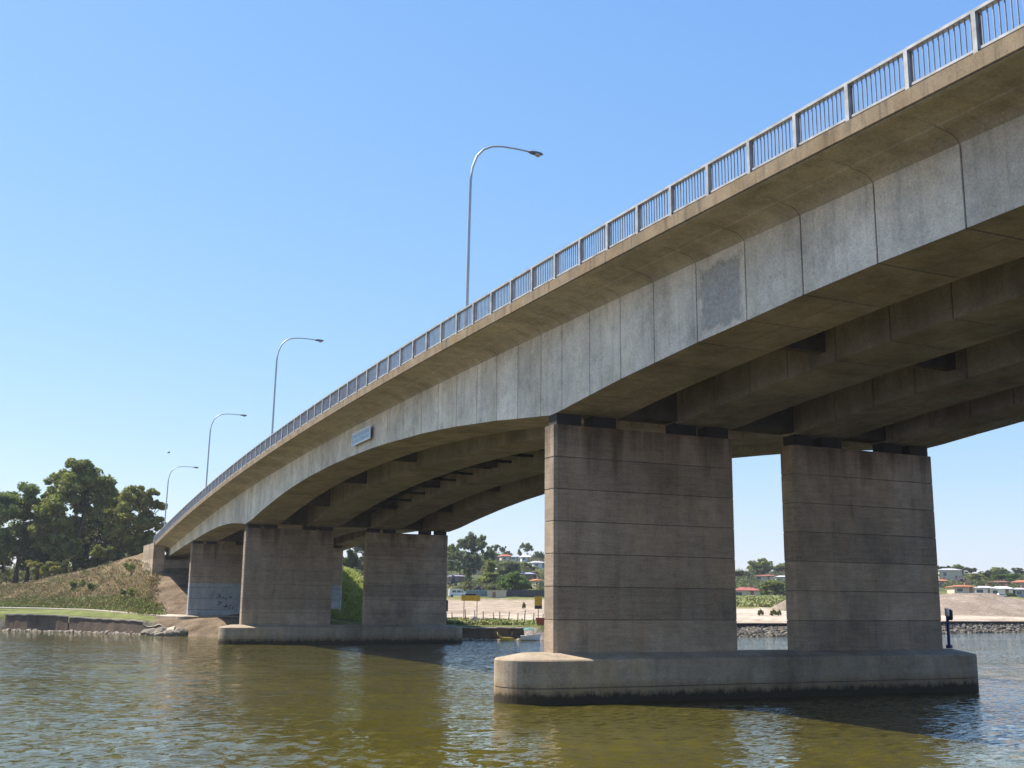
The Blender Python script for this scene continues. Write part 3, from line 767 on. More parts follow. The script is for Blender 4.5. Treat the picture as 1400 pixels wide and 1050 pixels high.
def make_tree(name, label, base, lumps, leafmat, trunks, rng, leaf=.30, per=150, bark=None, group=None, cat='tree', split=5, limb_r=.09):
    """lumps: (dx, dz, radius) seen across the view, dy random; dx along the right of the view, metres"""
    r_ = thing(name, label, cat, tuple(base), group)
    bx, by = base[0], base[1]; h = math.hypot(bx, by) or 1
    vr = Vector((by / h, -bx / h, 0)) if h > 5 else Vector((1, 0, 0)); vf = Vector((vr.y * -1, vr.x, 0))
    base = Vector(base); L = MB(); T = MB()
    tops = []
    for (tx, tz, tr, lean) in trunks:
        p0 = base + vr * tx - Vector((0, 0, .5)); pts = [p0]
        for k in range(1, 7):
            f = k / 6; pts.append(p0 + vr * (lean * f + rng.gauss(0, .12)) + vf * rng.gauss(0, .15) + Vector((0, 0, tz * f)))
        T.tube(pts, [tr * (1.25 if k == 0 else 1 - .62 * k / 6) for k in range(7)], 8); tops.append(pts)
    for (dx, dz, rad) in lumps:
        c0 = base + vr * dx + vf * rng.uniform(-.9, .9) * rad * 1.5 + Vector((0, 0, dz))
        pts = min(tops, key=lambda q: min((v - c0).length for v in q)); att = min(pts[2:], key=lambda v: (v - c0).length + max(0, v.z - c0.z) * 2)
        mid = (att + c0) / 2 + Vector((rng.gauss(0, .3), rng.gauss(0, .3), -rad * .15))
        T.tube([att, mid, c0], [limb_r * 1.3, limb_r, limb_r * .4], 5)
        for _ in range(split):
            d = Vector((rng.gauss(0, 1), rng.gauss(0, 1), rng.gauss(.15, .8))).normalized()
            c = c0 + d * rad * rng.uniform(.3, 1.0); q = rad * rng.uniform(.36, .66)
            leaves(L, c, (q * 1.1, q * 1.1, q * .78), int(per * rng.uniform(.7, 1.2)), leaf, rng)
            if rng.random() < .5: T.tube([c0, (c0 + c) / 2 + Vector((0, 0, -.1)), c], [limb_r * .5, limb_r * .35, limb_r * .2], 4, caps=False)
    L.build('crown', leafmat, r_); T.build('trunk', bark or M['bark'], r_)
    return r_

def px_tree(name, label, px, r, lumps, trunks, leafmat, seed, per=110, leaf=.32, bark=None, group=None, split=11):
    rng = random.Random(seed); b = gp(px, r); mpp = r / F_PX
    L2 = [((x - px) * mpp, at(x, y_, r).z - b.z, q * mpp * 1.28) for x, y_, q in lumps]
    T2 = [((x - px) * mpp, at(x, y_, r).z - b.z, tr, ln) for x, y_, tr, ln in trunks]
    return make_tree(name, label, b, L2, leafmat, T2, rng, leaf, per, bark, group, split=split)
GL = 'gum trees beside the embankment'
px_tree('gum_tree', 'tallest dark gum tree with a tiered crown on the left bank', 95, 232,
    [(92, 637, 9), (101, 641, 9), (79, 650, 10), (107, 650, 10), (90, 654, 11), (71, 663, 11), (86, 670, 13), (102, 668, 12), (118, 662, 11), (128, 668, 8), (135, 678, 9), (122, 680, 11), (66, 682, 12), (80, 690, 14), (97, 690, 11), (62, 702, 13), (76, 712, 14), (92, 716, 11), (56, 722, 12), (70, 732, 13), (86, 738, 13), (60, 748, 11), (76, 752, 11), (92, 758, 9), (112, 700, 6)],
    [(97, 668, .55, .8), (88, 715, .3, -1.2)], M['leaf_gum'], 3, 130, .34, group=GL)
px_tree('gum_tree', 'dark gum tree cut by the left edge of the view', 16, 236,
    [(22, 676, 10), (8, 684, 12), (33, 688, 9), (-10, 690, 12), (47, 682, 7), (20, 698, 11), (2, 706, 12), (40, 702, 9), (-18, 712, 13), (14, 720, 13), (32, 722, 12), (46, 724, 9), (-4, 734, 12), (22, 742, 13), (40, 744, 11), (4, 752, 11), (30, 760, 9), (-22, 745, 12)],
    [(18, 690, .5, .3), (30, 705, .42, 1.0), (-6, 700, .45, -.5)], M['leaf_gum'], 5, 120, .34, group=GL)
px_tree('gum_tree', 'olive-tinged gum tree nearest the bridge end with a drooping right branch', 172, 226,
    [(172, 672, 8), (184, 675, 8), (194, 673, 6), (163, 684, 9), (178, 688, 10), (192, 688, 8), (150, 692, 9), (166, 700, 11), (184, 704, 11), (146, 708, 10), (160, 716, 11), (178, 720, 12), (192, 716, 9), (203, 690, 4), (209, 691, 4), (206, 710, 4), (211, 718, 4), (204, 722, 4), (150, 730, 10), (166, 736, 11), (183, 738, 10), (194, 732, 7), (158, 750, 8), (176, 752, 8), (190, 748, 6)],
    [(160, 700, .35, .8), (178, 706, .32, 1.6), (150, 715, .28, -.6)], M['leaf_olive'], 7, 105, .30, group=GL)
px_tree('gum_tree', 'shaded low gum tree filling the gap behind the tallest gum', 126, 246,
    [(128, 704, 11), (142, 712, 11), (114, 716, 12), (132, 724, 13), (120, 738, 13), (140, 740, 12), (110, 752, 10), (130, 756, 10), (148, 758, 9), (104, 730, 9)],
    [(124, 720, .35, .3), (140, 726, .3, .2)], M['leaf_dark'], 9, 110, .34, group=GL)
px_tree('gum_tree', 'half-hidden gum tree between the edge tree and the tallest gum', 50, 250,
    [(50, 690, 8), (46, 704, 9), (54, 716, 10), (44, 730, 10), (52, 744, 10), (40, 756, 9), (56, 762, 8)],
    [(48, 708, .4, .2)], M['leaf_gum'], 11, 110, .34, group=GL)
for k, (px, r, w_, h_, lab, mt) in enumerate([(6, 236, 10, 7.5, 'dark bush at the foot of the edge gum tree', 'leaf_dark'), (58, 226, 6, 3.6, 'olive bush below the half-hidden gum', 'leaf_olive'), (112, 224, 6, 3.0, 'shaded bush on the slope under the tallest gum', 'leaf_dark'),
        (140, 222, 4, 3.4, 'brownish bush at the foot of the olive gum', 'leaf_olive'), (200, 236, 5, 4.0, 'small dark tree-like bush at the bridge end', 'leaf_dark'), (84, 240, 10, 8.5, 'deep green bush in the shade between the trunks', 'leaf_dark'), (32, 242, 11, 8.5, 'dense dark bush behind the edge gum trunks', 'leaf_dark'), (165, 238, 9, 8.0, 'dense bush behind the olive gum trunks', 'leaf_dark')]):
    rng = random.Random(40 + k); b = gp(px, r)
    make_tree('shrub', lab, b, [(rng.uniform(-w_ / 2, w_ / 2), rng.uniform(.3, .8) * h_, h_ * .32) for _ in range(7)], M[mt], [(0, h_ * .6, .08, 0)], rng, .28, 90, group='shrubs under the gum trees', cat='shrub', limb_r=.04)

# weeds and long grass on the banks: uncountable
def tufts(name, label, n, pick, rng, hmin, hmax, mat):
    mb = MB()
    for _ in range(n):
        px, r = pick(rng); g = gp(px, r); hh = rng.uniform(hmin, hmax); 
        for _ in range(5):
            a = rng.random() * 6.28; d = Vector((math.cos(a), math.sin(a), 0)); p = g + Vector((rng.gauss(0, .35), rng.gauss(0, .35), -.05)); w_ = hh * .16
            e = Vector((-d.y, d.x, 0)) * w_
            mb.add([p - e, p + e, p + d * hh * .5 + Vector((0, 0, hh * .75)) + e * .8, p + d * hh * 1.0 + Vector((0, 0, hh))], [(0, 1, 2, 3)])
    tag(mb.build(name, mat), label, 'grass', kind='stuff')
def slope_pick(lo, hi, f0, f1):
    def f(rng):
        while 1:
            px = rng.uniform(lo, hi); p = prof(px); r0_ = p[5][0]; r1 = p[6][0]; q = f0 + (f1 - f0) * rng.random() ** 1.4
            r = r0_ - 2 + (r1 - r0_ + 2) * q; v = gp(px, r)
            if mnoise.noise(Vector((v.x * .12, v.y * .12, 2))) > -.42: return px, r
    return f
rng = random.Random(77)
t = NT('weed_green'); t.fin(t.mix(t.ramp(t.noise(.35, detail=3), [(.35, (.21, .25, .085)), (.6, (.30, .29, .12)), (.75, (.38, .30, .15))]), t.ramp(t.noise(4), [(.3, .7), (.7, 1.3)]), 1, 'MULTIPLY'), .8, .1)
tufts('weeds', 'green weeds along the foot of the left embankment slope', 6500, slope_pick(-60, 222, .0, .30), rng, .15, .42, t.m)
t2 = NT('dry_weed'); t2.fin(t2.ramp(t2.noise(.4, detail=3), [(.32, (.17, .20, .065)), (.5, (.255, .205, .095)), (.72, (.33, .235, .14))]), .85, .1)
tufts('dry_grass', 'dry brown grass over the upper left embankment slope', 10000, slope_pick(-60, 214, .12, 1.05), rng, .12, .32, t2.m)
def mid_pick(rng):
    px = rng.uniform(575, 697) if rng.random() < .93 else rng.uniform(690, 745); return px, 136 + 12 * rng.random() ** 1.5
tufts('river_weeds', 'bright green weeds behind the middle sea wall', 1500, mid_pick, rng, .18, .5, t.m)
def under_pick(rng): return rng.uniform(452, 530), rng.uniform(146, 172)
tufts('slope_weeds', 'green growth on the slope seen between the walls of the middle pier', 1800, under_pick, rng, .25, .6, M['grass'])
for k, (px, r, lab) in enumerate([(100, 197, 'green weed bush at the embankment foot'), (124, 190, 'round weed bush in the middle of the embankment foot'), (178, 182, 'tall weed bush near the bare earth under the bridge end'), (222, 176, 'last weed bush before the bare earth strip'), (180, 168, 'small dark bush on the lawn by the path')]):
    rng = random.Random(60 + k); b = gp(px, r); h_ = 1.1 if k < 4 else .9
    make_tree('weed_bush', lab, b, [(rng.uniform(-1.3, 1.3), rng.uniform(.3, .75) * h_, .5) for _ in range(5)], M['leaf_gum'], [(0, .6, .04, 0)], rng, .16, 60, group='weed bushes on the embankment', cat='bush', limb_r=.02)
M['white'] = plain('white_paint', (.75, .74, .72), .6, 0, .06)
for k, (px, r, lab) in enumerate([(200, 180.5, 'white rubbish scrap nearest the wing wall'), (195, 184, 'pale rubbish scrap high on the slope, left of the wing wall'), (193, 176, 'small pale litter lower on the slope'), (226, 168, 'pale litter on the bare earth edge')]):
    g = gp(px, r, .1); mb = MB(); mb.blob(g + Vector((0, 0, .1)), (.45, .3, .28), random.Random(k), 1, .3)
    tag(mb.build('litter', M['white'], origin=g), lab, 'litter', 'litter on the embankment')

# ------------------------------------------------------------------ suburb on the far hill
def rng_of(px, y):
    if px < 900: return 330 + max(0, 817 - y) * 5.2
    if px < 1085: return 340 + max(0, 818 - y) * 7.5
    return 362 + max(0, 812 - y) * 12
ROOF = {}; LOTS = []
def roofm(n, c):
    t = NT(n); u = t.n.new('ShaderNodeTexWave'); u.inputs['Scale'].default_value = 2.2; t.link(t.tc.outputs['Object'], u.inputs[0])
    col = t.mix(c, t.ramp(u.outputs['Fac'], [(0, .8), (1, 1.1)]), .6, 'MULTIPLY'); col = t.mix(col, t.ramp(t.noise(.9, detail=5), [(.3, .75), (.7, 1.2)]), 1, 'MULTIPLY')
    ROOF[n] = t.fin(col, .8, .2)
roofm('orange_tile', (.36, .14, .075)); roofm('red_tile', (.30, .10, .085)); roofm('brown_tile', (.20, .10, .075)); roofm('grey_sheet', (.40, .40, .42)); roofm('mauve_tile', (.22, .20, .27)); roofm('white_sheet', (.55, .55, .56)); roofm('blue_sheet', (.34, .38, .48))
M['wall_cream'] = plain('cream_render', (.55, .47, .35), .9); M['wall_white'] = plain('white_render', (.72, .70, .67), .9); M['wall_brick'] = plain('brown_brick', (.26, .15, .11), .9); M['wall_grey'] = plain('grey_cladding', (.30, .32, .36), .9)
M['glass_dark'] = plain('window_glass', (.04, .05, .065), .15, 0, .05, 1, .6)
def house(label, px0, px1, ybase, yroof, roof, wall, group='houses on the far hill', hip=True, rot=.25, wallfrac=.5):
    px = (px0 + px1) / 2; r = rng_of(px, ybase); g = gp(px, r); mpp = r / F_PX; LOTS.append((px0 - 2, px1 + 2, r))
    w_ = (px1 - px0) * mpp; H = max(2.6, at(px, yroof, r).z - g.z); wh = max(2.2, H * wallfrac); dp = max(7.0, w_ * .7); g.z -= .2
    rt = thing('house', label, 'house', tuple(g), group); rt.rotation_euler.z = -math.atan2(g.x, g.y) + rot
    w2, d2 = w_ / 2 * .95, dp / 2; rt['_base'] = (0, 0, 0)
    mb = MB(); mb.box(-w2, w2, -d2, d2, -2.0, wh); mb.build('wall', M[wall], rt)
    e = .45; z1 = wh; zt = H + .2; mb = MB(); rg = w2 * (.45 if hip else 1.03)
    a = [(-w2 - e, -d2 - e, z1 - .1), (w2 + e, -d2 - e, z1 - .1), (w2 + e, d2 + e, z1 - .1), (-w2 - e, d2 + e, z1 - .1), (-rg, 0, zt), (rg, 0, zt)]
    u_ = [(x, y_, z1 + .08) for x, y_, _ in a[:4]]
    mb.add(a[:4] + u_ + a[4:], [(3, 2, 1, 0), (0, 1, 5, 4), (1, 2, 6, 5), (2, 3, 7, 6), (3, 0, 4, 7), (4, 5, 9, 8), (5, 6, 9), (6, 7, 8, 9), (7, 4, 8)])
    rf = mb.build('roof', ROOF[roof], rt)
    mb = MB(); mb.box(w2 * .3, w2 * .3 + .8, -.4, .4, zt - 1.2, zt + .7); mb.build('chimney', M['wall_brick'], rf)
    nw = max(2, int(w_ / 4)); rw = random.Random(int(px0 * 7))
    for k in range(nw):
        xk = -w2 + w_ * .95 * (k + .5) / nw; ww = rw.uniform(.6, 1.0); mb = MB()
        if k == nw // 2: mb.box(xk - .45, xk + .45, -d2 - .04, -d2 + .02, 0.1, 2.05); mb.build('door', M['wall_brick'], rt); continue
        mb.box(xk - ww - .08, xk + ww + .08, -d2 - .05, -d2 + .02, wh * .38 - .08, wh * .8 + .08); fr = mb.build('window', M['white'], rt)
        fr['_base'] = (0, 0, 0); mb = MB(); mb.box(xk - ww, xk + ww, -d2 - .06, -d2 - .045, wh * .38, wh * .8); mb.build('pane', M['glass_dark'], fr)
    return rt
for a in [('orange-tiled house between the slim conifer and the pointed tree', 641, 656, 793, 783, 'orange_tile', 'wall_cream'),
          ('house with a wide mauve-grey roof right of the middle pier', 612, 634, 803, 786, 'mauve_tile', 'wall_brick'),
          ('grey-roofed house uphill of the mauve-grey roof', 619, 636, 781, 771, 'grey_sheet', 'wall_cream'),
          ('brown-roofed house high on the hill left of the bright red roof', 669, 682, 768, 758.5, 'brown_tile', 'wall_brick'),
          ('bright red-roofed house high on the hill skyline', 682, 699, 766, 758, 'orange_tile', 'wall_cream'),
          ('white house high on the hill right of the red roof', 700, 711, 768, 758, 'blue_sheet', 'wall_white'),
          ('pale house under the tall skyline gum', 711, 724, 769, 758, 'white_sheet', 'wall_white'),
          ('white-walled house with a pale grey roof beside the near pier', 724, 744, 782, 767, 'grey_sheet', 'wall_white'),
          ('house with a long blue-grey roof right of the round tree', 712, 731, 800, 783, 'blue_sheet', 'wall_brick'),
          ('small orange-roofed house low beside the near pier', 727, 739, 808, 796, 'orange_tile', 'wall_cream'),
          ('tiny white cottage behind the round tree', 677, 685, 793, 786, 'white_sheet', 'wall_white'),
          ('red-roofed cream house low in the gap between the near pier walls', 1003, 1039, 818, 803, 'red_tile', 'wall_cream'),
          ('red-roofed house higher up in the gap between the near pier walls', 1035, 1063, 795, 786, 'red_tile', 'wall_cream'),
          ('pale-roofed house partly behind the right wall of the near pier', 1062, 1080, 797, 787, 'white_sheet', 'wall_cream'),
          ('long low orange-roofed house above the gravel heap', 1302, 1330, 813, 800.5, 'orange_tile', 'wall_cream'),
          ('orange roof just past the pier edge above the gravel heap', 1281, 1296, 806, 792, 'orange_tile', 'wall_brick'),
          ('low white shed-like house above the middle of the gravel heap', 1334, 1357, 812, 803, 'white_sheet', 'wall_white'),
          ('large white house with a pale roof right of the low white one', 1357, 1385, 815, 801.5, 'white_sheet', 'wall_white'),
          ('brown-roofed house uphill of the large white house', 1358, 1381, 805, 797, 'brown_tile', 'wall_brick'),
          ('grey-clad two-storey house at the right edge of the view', 1386, 1404, 820, 804, 'grey_sheet', 'wall_grey'),
          ('orange-roofed cream house at the right edge above the grey house', 1390, 1412, 804, 793, 'orange_tile', 'wall_cream'),
          ('pale apartment block among the skyline trees right of the pier', 1286, 1314, 794, 777, 'grey_sheet', 'wall_cream')]:
    house(*a, wallfrac=.85 if 'apartment' in a[0] else .72 if 'two-storey' in a[0] else .5, rot=random.Random(a[0]).uniform(-.4, .4))

# prototype crowns for the far trees, then copies
def proto(kind, seed, mat):
    rng = random.Random(seed); lum = []
    if kind == 'round':
        for _ in range(46):
            a = rng.random() * 6.28; q = rng.random() ** .5; lum.append((math.cos(a) * q * 3.6, 4.6 + math.sin(a) * q * 3.2, 1.7))
    elif kind == 'gum':
        for _ in range(34):
            f = rng.random(); lum.append((rng.gauss(0, 1.0) * (1.2 + 2.2 * math.sin(f * 3.1)), 2.8 + f * 6.6, rng.uniform(.8, 1.4)))
    elif kind == 'spread':
        for _ in range(30):
            a = rng.uniform(0, 3.14); q = rng.uniform(.4, 1); lum.append((math.cos(a) * 5.6 * q, 2.0 + math.sin(a) * 4.4 * q, rng.uniform(1.1, 1.7)))
    elif kind == 'conifer':
        for k in range(16):
            f = k / 15; lum.append((rng.gauss(0, .35) * (1 - f), .9 + f * 8.4, 1.25 * (1 - f) + .35))
    elif kind == 'skyline':
        for _ in range(18):
            f = rng.random(); lum.append((rng.gauss(0, 1.6), 5.6 + f * 4.0, rng.uniform(.6, 1.1)))
    return make_tree('tree', 'x', (0, 0, -400 - seed * 30), lum, M[mat], [(0, 6.2 if kind != 'conifer' else 8.5, .22, .3)], rng, .34 if kind != 'conifer' else .26, 42, M['bark_pale'] if kind in ('gum', 'skyline') else M['bark'], split=9)
PR = {}
def far_tree(kind, mat, label, px0, px1, ybase, ytop, r=None, name='tree', group='trees on the far hill', seed=1):
    px = (px0 + px1) / 2; r = r or rng_of(px, ybase); g = gp(px, r); mpp = r / F_PX
    H = max(1.5, at(px, ytop, r).z - g.z); W = (px1 - px0) * mpp
    base = {'round': (9.4, 9.2), 'gum': (8.6, 10.2), 'spread': (12.4, 7.8), 'conifer': (3.4, 9.8), 'skyline': (6.2, 10.2)}[kind]
    key = (kind, mat, seed); g.z -= .15
    first = key not in PR
    if first: PR[key] = proto(kind, seed + len(PR) * 3, mat)
    s3 = (W / base[0], W / base[0], H / base[1]); rz = -math.atan2(g.x, g.y) + random.Random(label).uniform(-.25, .25)
    if first and name == 'tree':
        o = PR[key]; o.location = g; o['label'] = label; o['group'] = group; o.scale = s3; o.rotation_euler.z = rz; PR[key] = o
    else:
        o = copy_thing(PR[key], g, label, rz, group, s3); o.name = name
    return o
far = [('gum', 'leaf_grey', 'big pale gum tree topping the hill right of the middle pier', 624, 664, 792, 731, 380, 1),
 ('gum', 'leaf_gum', 'dark gum touching the right edge of the middle pier', 604, 628, 796, 743, 430, 1),
 ('conifer', 'leaf_dark', 'slim dark conifer left of the orange-tiled house', 634, 644, 797, 762, 368, 1),
 ('conifer', 'leaf_gum', 'broad pointed tree right of the orange-tiled house', 655, 684, 803, 764, 362, 2),
 ('round', 'leaf_grey', 'wide greyish tree spreading above the round green tree', 676, 712, 792, 765, 420, 1),
 ('round', 'leaf_bright', 'big round bright green tree by the long fence', 682, 726, 818, 781, 338, 1),
 ('skyline', 'leaf_gum', 'skyline tree left of the bright red roof', 666, 682, 770, 744, 600, 1),
 ('skyline', 'leaf_grey', 'thin skyline tree just left of the red roof ridge', 680, 690, 768, 746, 610, 2),
 ('spread', 'leaf_dark', 'dark low tree behind the bright red roof', 684, 700, 766, 752, 615, 1),
 ('conifer', 'leaf_dark', 'dark pointed tree on the skyline above the white house', 704, 714, 766, 750, 610, 3),
 ('skyline', 'leaf_gum', 'tall skyline gum near the near pier', 712, 727, 770, 741, 590, 3),
 ('spread', 'leaf_dark', 'dark wide tree at the skyline edge of the near pier', 724, 746, 772, 753, 570, 2),
 ('spread', 'leaf_gold', 'golden shrub tree beside the near pier', 726, 739, 793, 780, 450, 1),
 ('spread', 'leaf_bright', 'bright bush at the foot of the small orange-roofed house', 728, 744, 814, 804, 345, 3),
 ('spread', 'leaf_gold', 'yellow-green palm-like bush below the slim conifer', 632, 646, 806, 793, 352, 1),
 ('spread', 'leaf_purple', 'mauve flowering tree above the pale shed', 646, 661, 809, 799, 346, 1),
 ('spread', 'leaf_purple', 'mauve flowering tree beside the mauve-grey roof', 612, 625, 797, 785, 372, 1),
 ('round', 'leaf_gum', 'leafy tree uphill of the orange-tiled house', 640, 662, 782, 762, 480, 1),
 ('spread', 'leaf_dark', 'dark bush behind the pale shed roof', 660, 682, 812, 800, 342, 1),
 ('gum', 'leaf_gum', 'leafy tree between the white-walled house and the blue-grey roof', 706, 728, 786, 768, 455, 1),
 ('round', 'leaf_gum', 'tree left of the middle of the hill under the brown roof', 664, 684, 780, 765, 500, 1),
 ('spread', 'leaf_gum', 'low trees massed at the hill crest right of the middle pier', 606, 640, 770, 748, 600, 1),
 ('gum', 'leaf_dark', 'dark tree seen between the walls of the middle pier', 466, 500, 790, 726, 300, 1),
 ('gum', 'leaf_grey', 'second paler tree seen between the walls of the middle pier', 482, 512, 800, 735, 330, 1),
 ('round', 'leaf_gum', 'big domed tree on the skyline between the near pier walls', 1023, 1060, 794, 763, 560, 2),
 ('round', 'leaf_dark', 'dark tree at the left of the gap between the near pier walls', 1000, 1028, 802, 779, 500, 3),
 ('round', 'leaf_gum', 'smaller domed tree at the right of the gap between near pier walls', 1060, 1084, 795, 769, 570, 3),
 ('spread', 'leaf_gum', 'spreading dark tree right of the low red-roofed house', 1038, 1080, 820, 791, 352, 4),
 ('spread', 'leaf_bright', 'green bush above the low red roof between the pier walls', 1004, 1030, 808, 796, 430, 3),
 ('gum', 'leaf_dark', 'dark skyline tree just past the right edge of the near pier', 1282, 1304, 800, 773, 600, 2),
 ('round', 'leaf_gum', 'skyline tree above the long orange-roofed house', 1300, 1322, 800, 771, 620, 4),
 ('skyline', 'leaf_dark', 'open-topped skyline tree right of the apartment block', 1322, 1338, 800, 775, 600, 4),
 ('spread', 'leaf_purple', 'dark mauve tree behind the long orange-roofed house', 1304, 1328, 804, 788, 440, 2),
 ('round', 'leaf_olive', 'olive tree above the low white house', 1326, 1350, 805, 783, 500, 2),
 ('gum', 'leaf_dark', 'dark tall tree left of the pale green wide tree', 1344, 1364, 803, 779, 520, 3),
 ('round', 'leaf_gum', 'domed skyline tree above the large white house', 1358, 1380, 800, 774, 600, 5),
 ('round', 'leaf_bright', 'wide pale green tree above the brown roof', 1363, 1400, 802, 783, 490, 4),
 ('gum', 'leaf_dark', 'dark skyline tree at the right edge of the view', 1387, 1404, 800, 776, 610, 4),
 ('spread', 'leaf_bright', 'green bush beside the grey-clad house', 1376, 1390, 818, 810, 356, 4),
 ('spread', 'leaf_dark', 'dark hedge tree behind the low white house', 1330, 1362, 808, 795, 430, 2)]
for k_, m_, lab, a, b, yb, yt, r, sd in far: far_tree(k_, m_, lab, a, b, yb, yt, r, seed=sd)
for a, b, yb, yt, r, lab in [(1036, 1044, 842, 835, 222, 'small dry bush on the pale flat between the pier walls'), (1053, 1063, 842, 832, 222, 'larger round bush on the pale flat between the pier walls'), (1063, 1068, 843, 839, 222, 'tiny bush right of the larger round one on the flat'), (714, 719, 836, 832, 215, 'lone dark bush on the sandy flat left of the near pier')]:
    far_tree('spread', 'leaf_olive', lab, a, b, yb, yt, r, 'bush', 'bushes on the sandy flat', 9)
for o in PR.values():
    if o.location.z < -300: 
        for ch in list(o.children): bpy.data.objects.remove(ch)
        bpy.data.objects.remove(o)
# olive rough grass between the pier walls
def op(rng): return rng.uniform(996, 1086), rng.uniform(275, 335)
tufts('rough_grass', 'olive rough grass strip behind the pale flat between the pier walls', 1500, op, random.Random(6), .4, 1.1, t.m)

# the hill between houses and single trees is clothed in a continuous mass of shrubs and low canopy
mb = MB(); rng = random.Random(99)
def scrub(lo, hi, r_lo, r_hi, n, big):
    for _ in range(n):
        px = rng.uniform(lo, hi); r = rng.uniform(r_lo, r_hi)
        if any(a < px < b and d - 75 < r < d + 12 for a, b, d in LOTS): continue
        g = gp(px, r); q = rng.uniform(.5, 1.0) * big * (1.25 if r > 520 else 1)
        for _ in range(3):
            c = g + Vector((rng.gauss(0, q * .6), rng.gauss(0, q * .6), q * rng.uniform(.35, .95))); leaves(mb, c, (q * .8, q * .8, q * .6), 38, .34, rng)
scrub(596, 752, 345, 625, 420, 2.6); scrub(990, 1092, 350, 610, 220, 2.6); scrub(1270, 1480, 385, 540, 200, 2.4); scrub(1270, 1480, 540, 690, 170, 2.4); scrub(-420, 215, 330, 620, 200, 4.0); scrub(-80, 212, 252, 300, 110, 3.0); scrub(440, 530, 300, 610, 120, 3.2)
tag(mb.build('hillside_scrub', M['leaf_grey2']), 'continuous grey-green scrub and low canopy clothing the far hillsides', 'scrub', kind='stuff')

# ------------------------------------------------------------------ small things on the far bank
t = NT('sign_yellow'); M['sign_yellow'] = t.fin(t.mix((.46, .30, .03), (.16, .10, .02), t.ramp(t.noise(2.6, (1, 1, 3.5), 4, .7), [(.48, 0), (.6, .8)])), .5); M['black'] = plain('black_paint', (.02, .02, .02), .6); M['post_wood'] = plain('grey_post', (.20, .17, .15), .9)
def face_cam(o, g): o.rotation_euler.z = -math.atan2(g.x, g.y); o['_base'] = (0, 0, 0)
def sign(label, px, r, yt, ybm, w_px, legs, cap=None):
    g = gp(px, r); mpp = r / F_PX; o = thing('river_sign', label, 'sign', tuple(g), 'yellow signs on the far bank'); face_cam(o, g)
    zt = at(px, yt, r).z - g.z; zb = at(px, ybm, r).z - g.z; w_ = w_px * mpp / 2
    mb = MB(); mb.box(-w_, w_, -.05, .05, zb, zt); mb.build('board', M['sign_yellow'], o)
    for x in legs: mb = MB(); mb.tube([(x * mpp, .1, -.3), (x * mpp, .1, zt)], .06, 6); mb.build('leg', M['post_wood'], o)
    if cap: mb = MB(); mb.box(*[v * mpp for v in cap[:2]], -.06, .06, *cap[2:]) if False else mb.box(cap[0] * mpp, cap[1] * mpp, -.07, .07, at(px, cap[3], r).z - g.z, at(px, cap[2], r).z - g.z); mb.build('dark_panel', M['black'], o)
sign('wide yellow sign on two thin legs on the flat right of the middle pier', 643.5, 158, 814, 821.5, 25, (-9, 8.5), (-8, 7, 812, 814))
sign('tall yellow and black sign on a single pole beside the near pier', 736, 158, 815, 828, 10, (0,), (-5, 5, 828, 832.5))
M['canvas'] = plain('teal_canvas', (.10, .23, .21), .7); M['hull'] = plain('white_hull', (.70, .70, .66), .4); M['boom_yellow'] = plain('boom_yellow', (.62, .46, .10), .6); M['red_paint'] = plain('red_paint', (.42, .09, .06), .5)
g = at(725, 870.5, 128.4); g.z = 0; bo = thing('moored_boat', 'small white moored boat with a teal canopy by the near pier', 'boat', tuple(g)); face_cam(bo, g); bo.scale = (.5, .7, .85)
mb = MB(); rings = []
for k in range(9):
    f = k / 8; x = -2.2 + 4.4 * f; hw = .75 * math.sin(min(1, (1 - f) * 1.9 + .05) * 1.57); zt = .62 + .28 * f * f
    rings.append([(x, -hw, zt), (x, -hw * .8, .1), (x, 0, -.15), (x, hw * .8, .1), (x, hw, zt)])
mb.loft(rings); mb.build('hull', M['hull'], bo)
mb = MB(); rings = [[(x, -.7, 1.45 - abs(x + .4) * .12), (x, -.35, 1.68 - abs(x + .4) * .12), (x, .35, 1.68 - abs(x + .4) * .12), (x, .7, 1.45 - abs(x + .4) * .12), (x, 0, 1.4 - abs(x + .4) * .12)] for x in (-1.5, -.9, -.3, .3, .8)]
mb.loft(rings); mb.build('canopy', M['canvas'], bo)
for x in (-1.4, .7):
    for y_ in (-.62, .62): mb = MB(); mb.tube([(x, y_, .6), (x, y_, 1.4)], .025, 5); mb.build('canopy_post', M['steel'], bo)
mb = MB(); mb.box(.75, .8, -.5, .5, .75, 1.25); mb.build('windscreen', M['glass_dark'], bo)
g = at(691, 871, 129.0); g.z = 0; yb_ = thing('yellow_dinghy', 'yellow dinghy with a raised bow at the foot of the dark sea wall', 'dinghy', tuple(g)); face_cam(yb_, g)
mb = MB(); rings = []
for x, hw, zb, zt in ((-.95, .12, .75, .95), (-.85, .3, .45, .82), (-.6, .42, .1, .5), (-.3, .45, -.1, .32), (.4, .45, -.1, .30), (.95, .38, -.08, .32)):
    rings.append([(x, -hw, zt), (x, -hw * .7, zb), (x, hw * .7, zb), (x, hw, zt), (x, hw * .8, zt - .06), (x, -hw * .8, zt - .06)])
mb.loft(rings); mb.build('hull', M['boom_yellow'], yb_)
mb = MB(); mb.box(.2, .4, -.38, .38, .22, .27); mb.build('seat', M['boom_yellow'], yb_)
g = at(701, 870.5, 129.1); g.z = 0; mb = MB(); mb.tube([(g.x, g.y, -.5), (g.x, g.y, .95)], .13, 8); tag(mb.build('mooring_post', M['timber'], origin=g), 'short dark mooring post right of the yellow dinghy', 'post')
g = gp(739, 136); o = thing('red_skip', 'red steel skip bin on the bank beside the near pier', 'skip', tuple(g)); face_cam(o, g); o.scale = (.6, .6, .75)
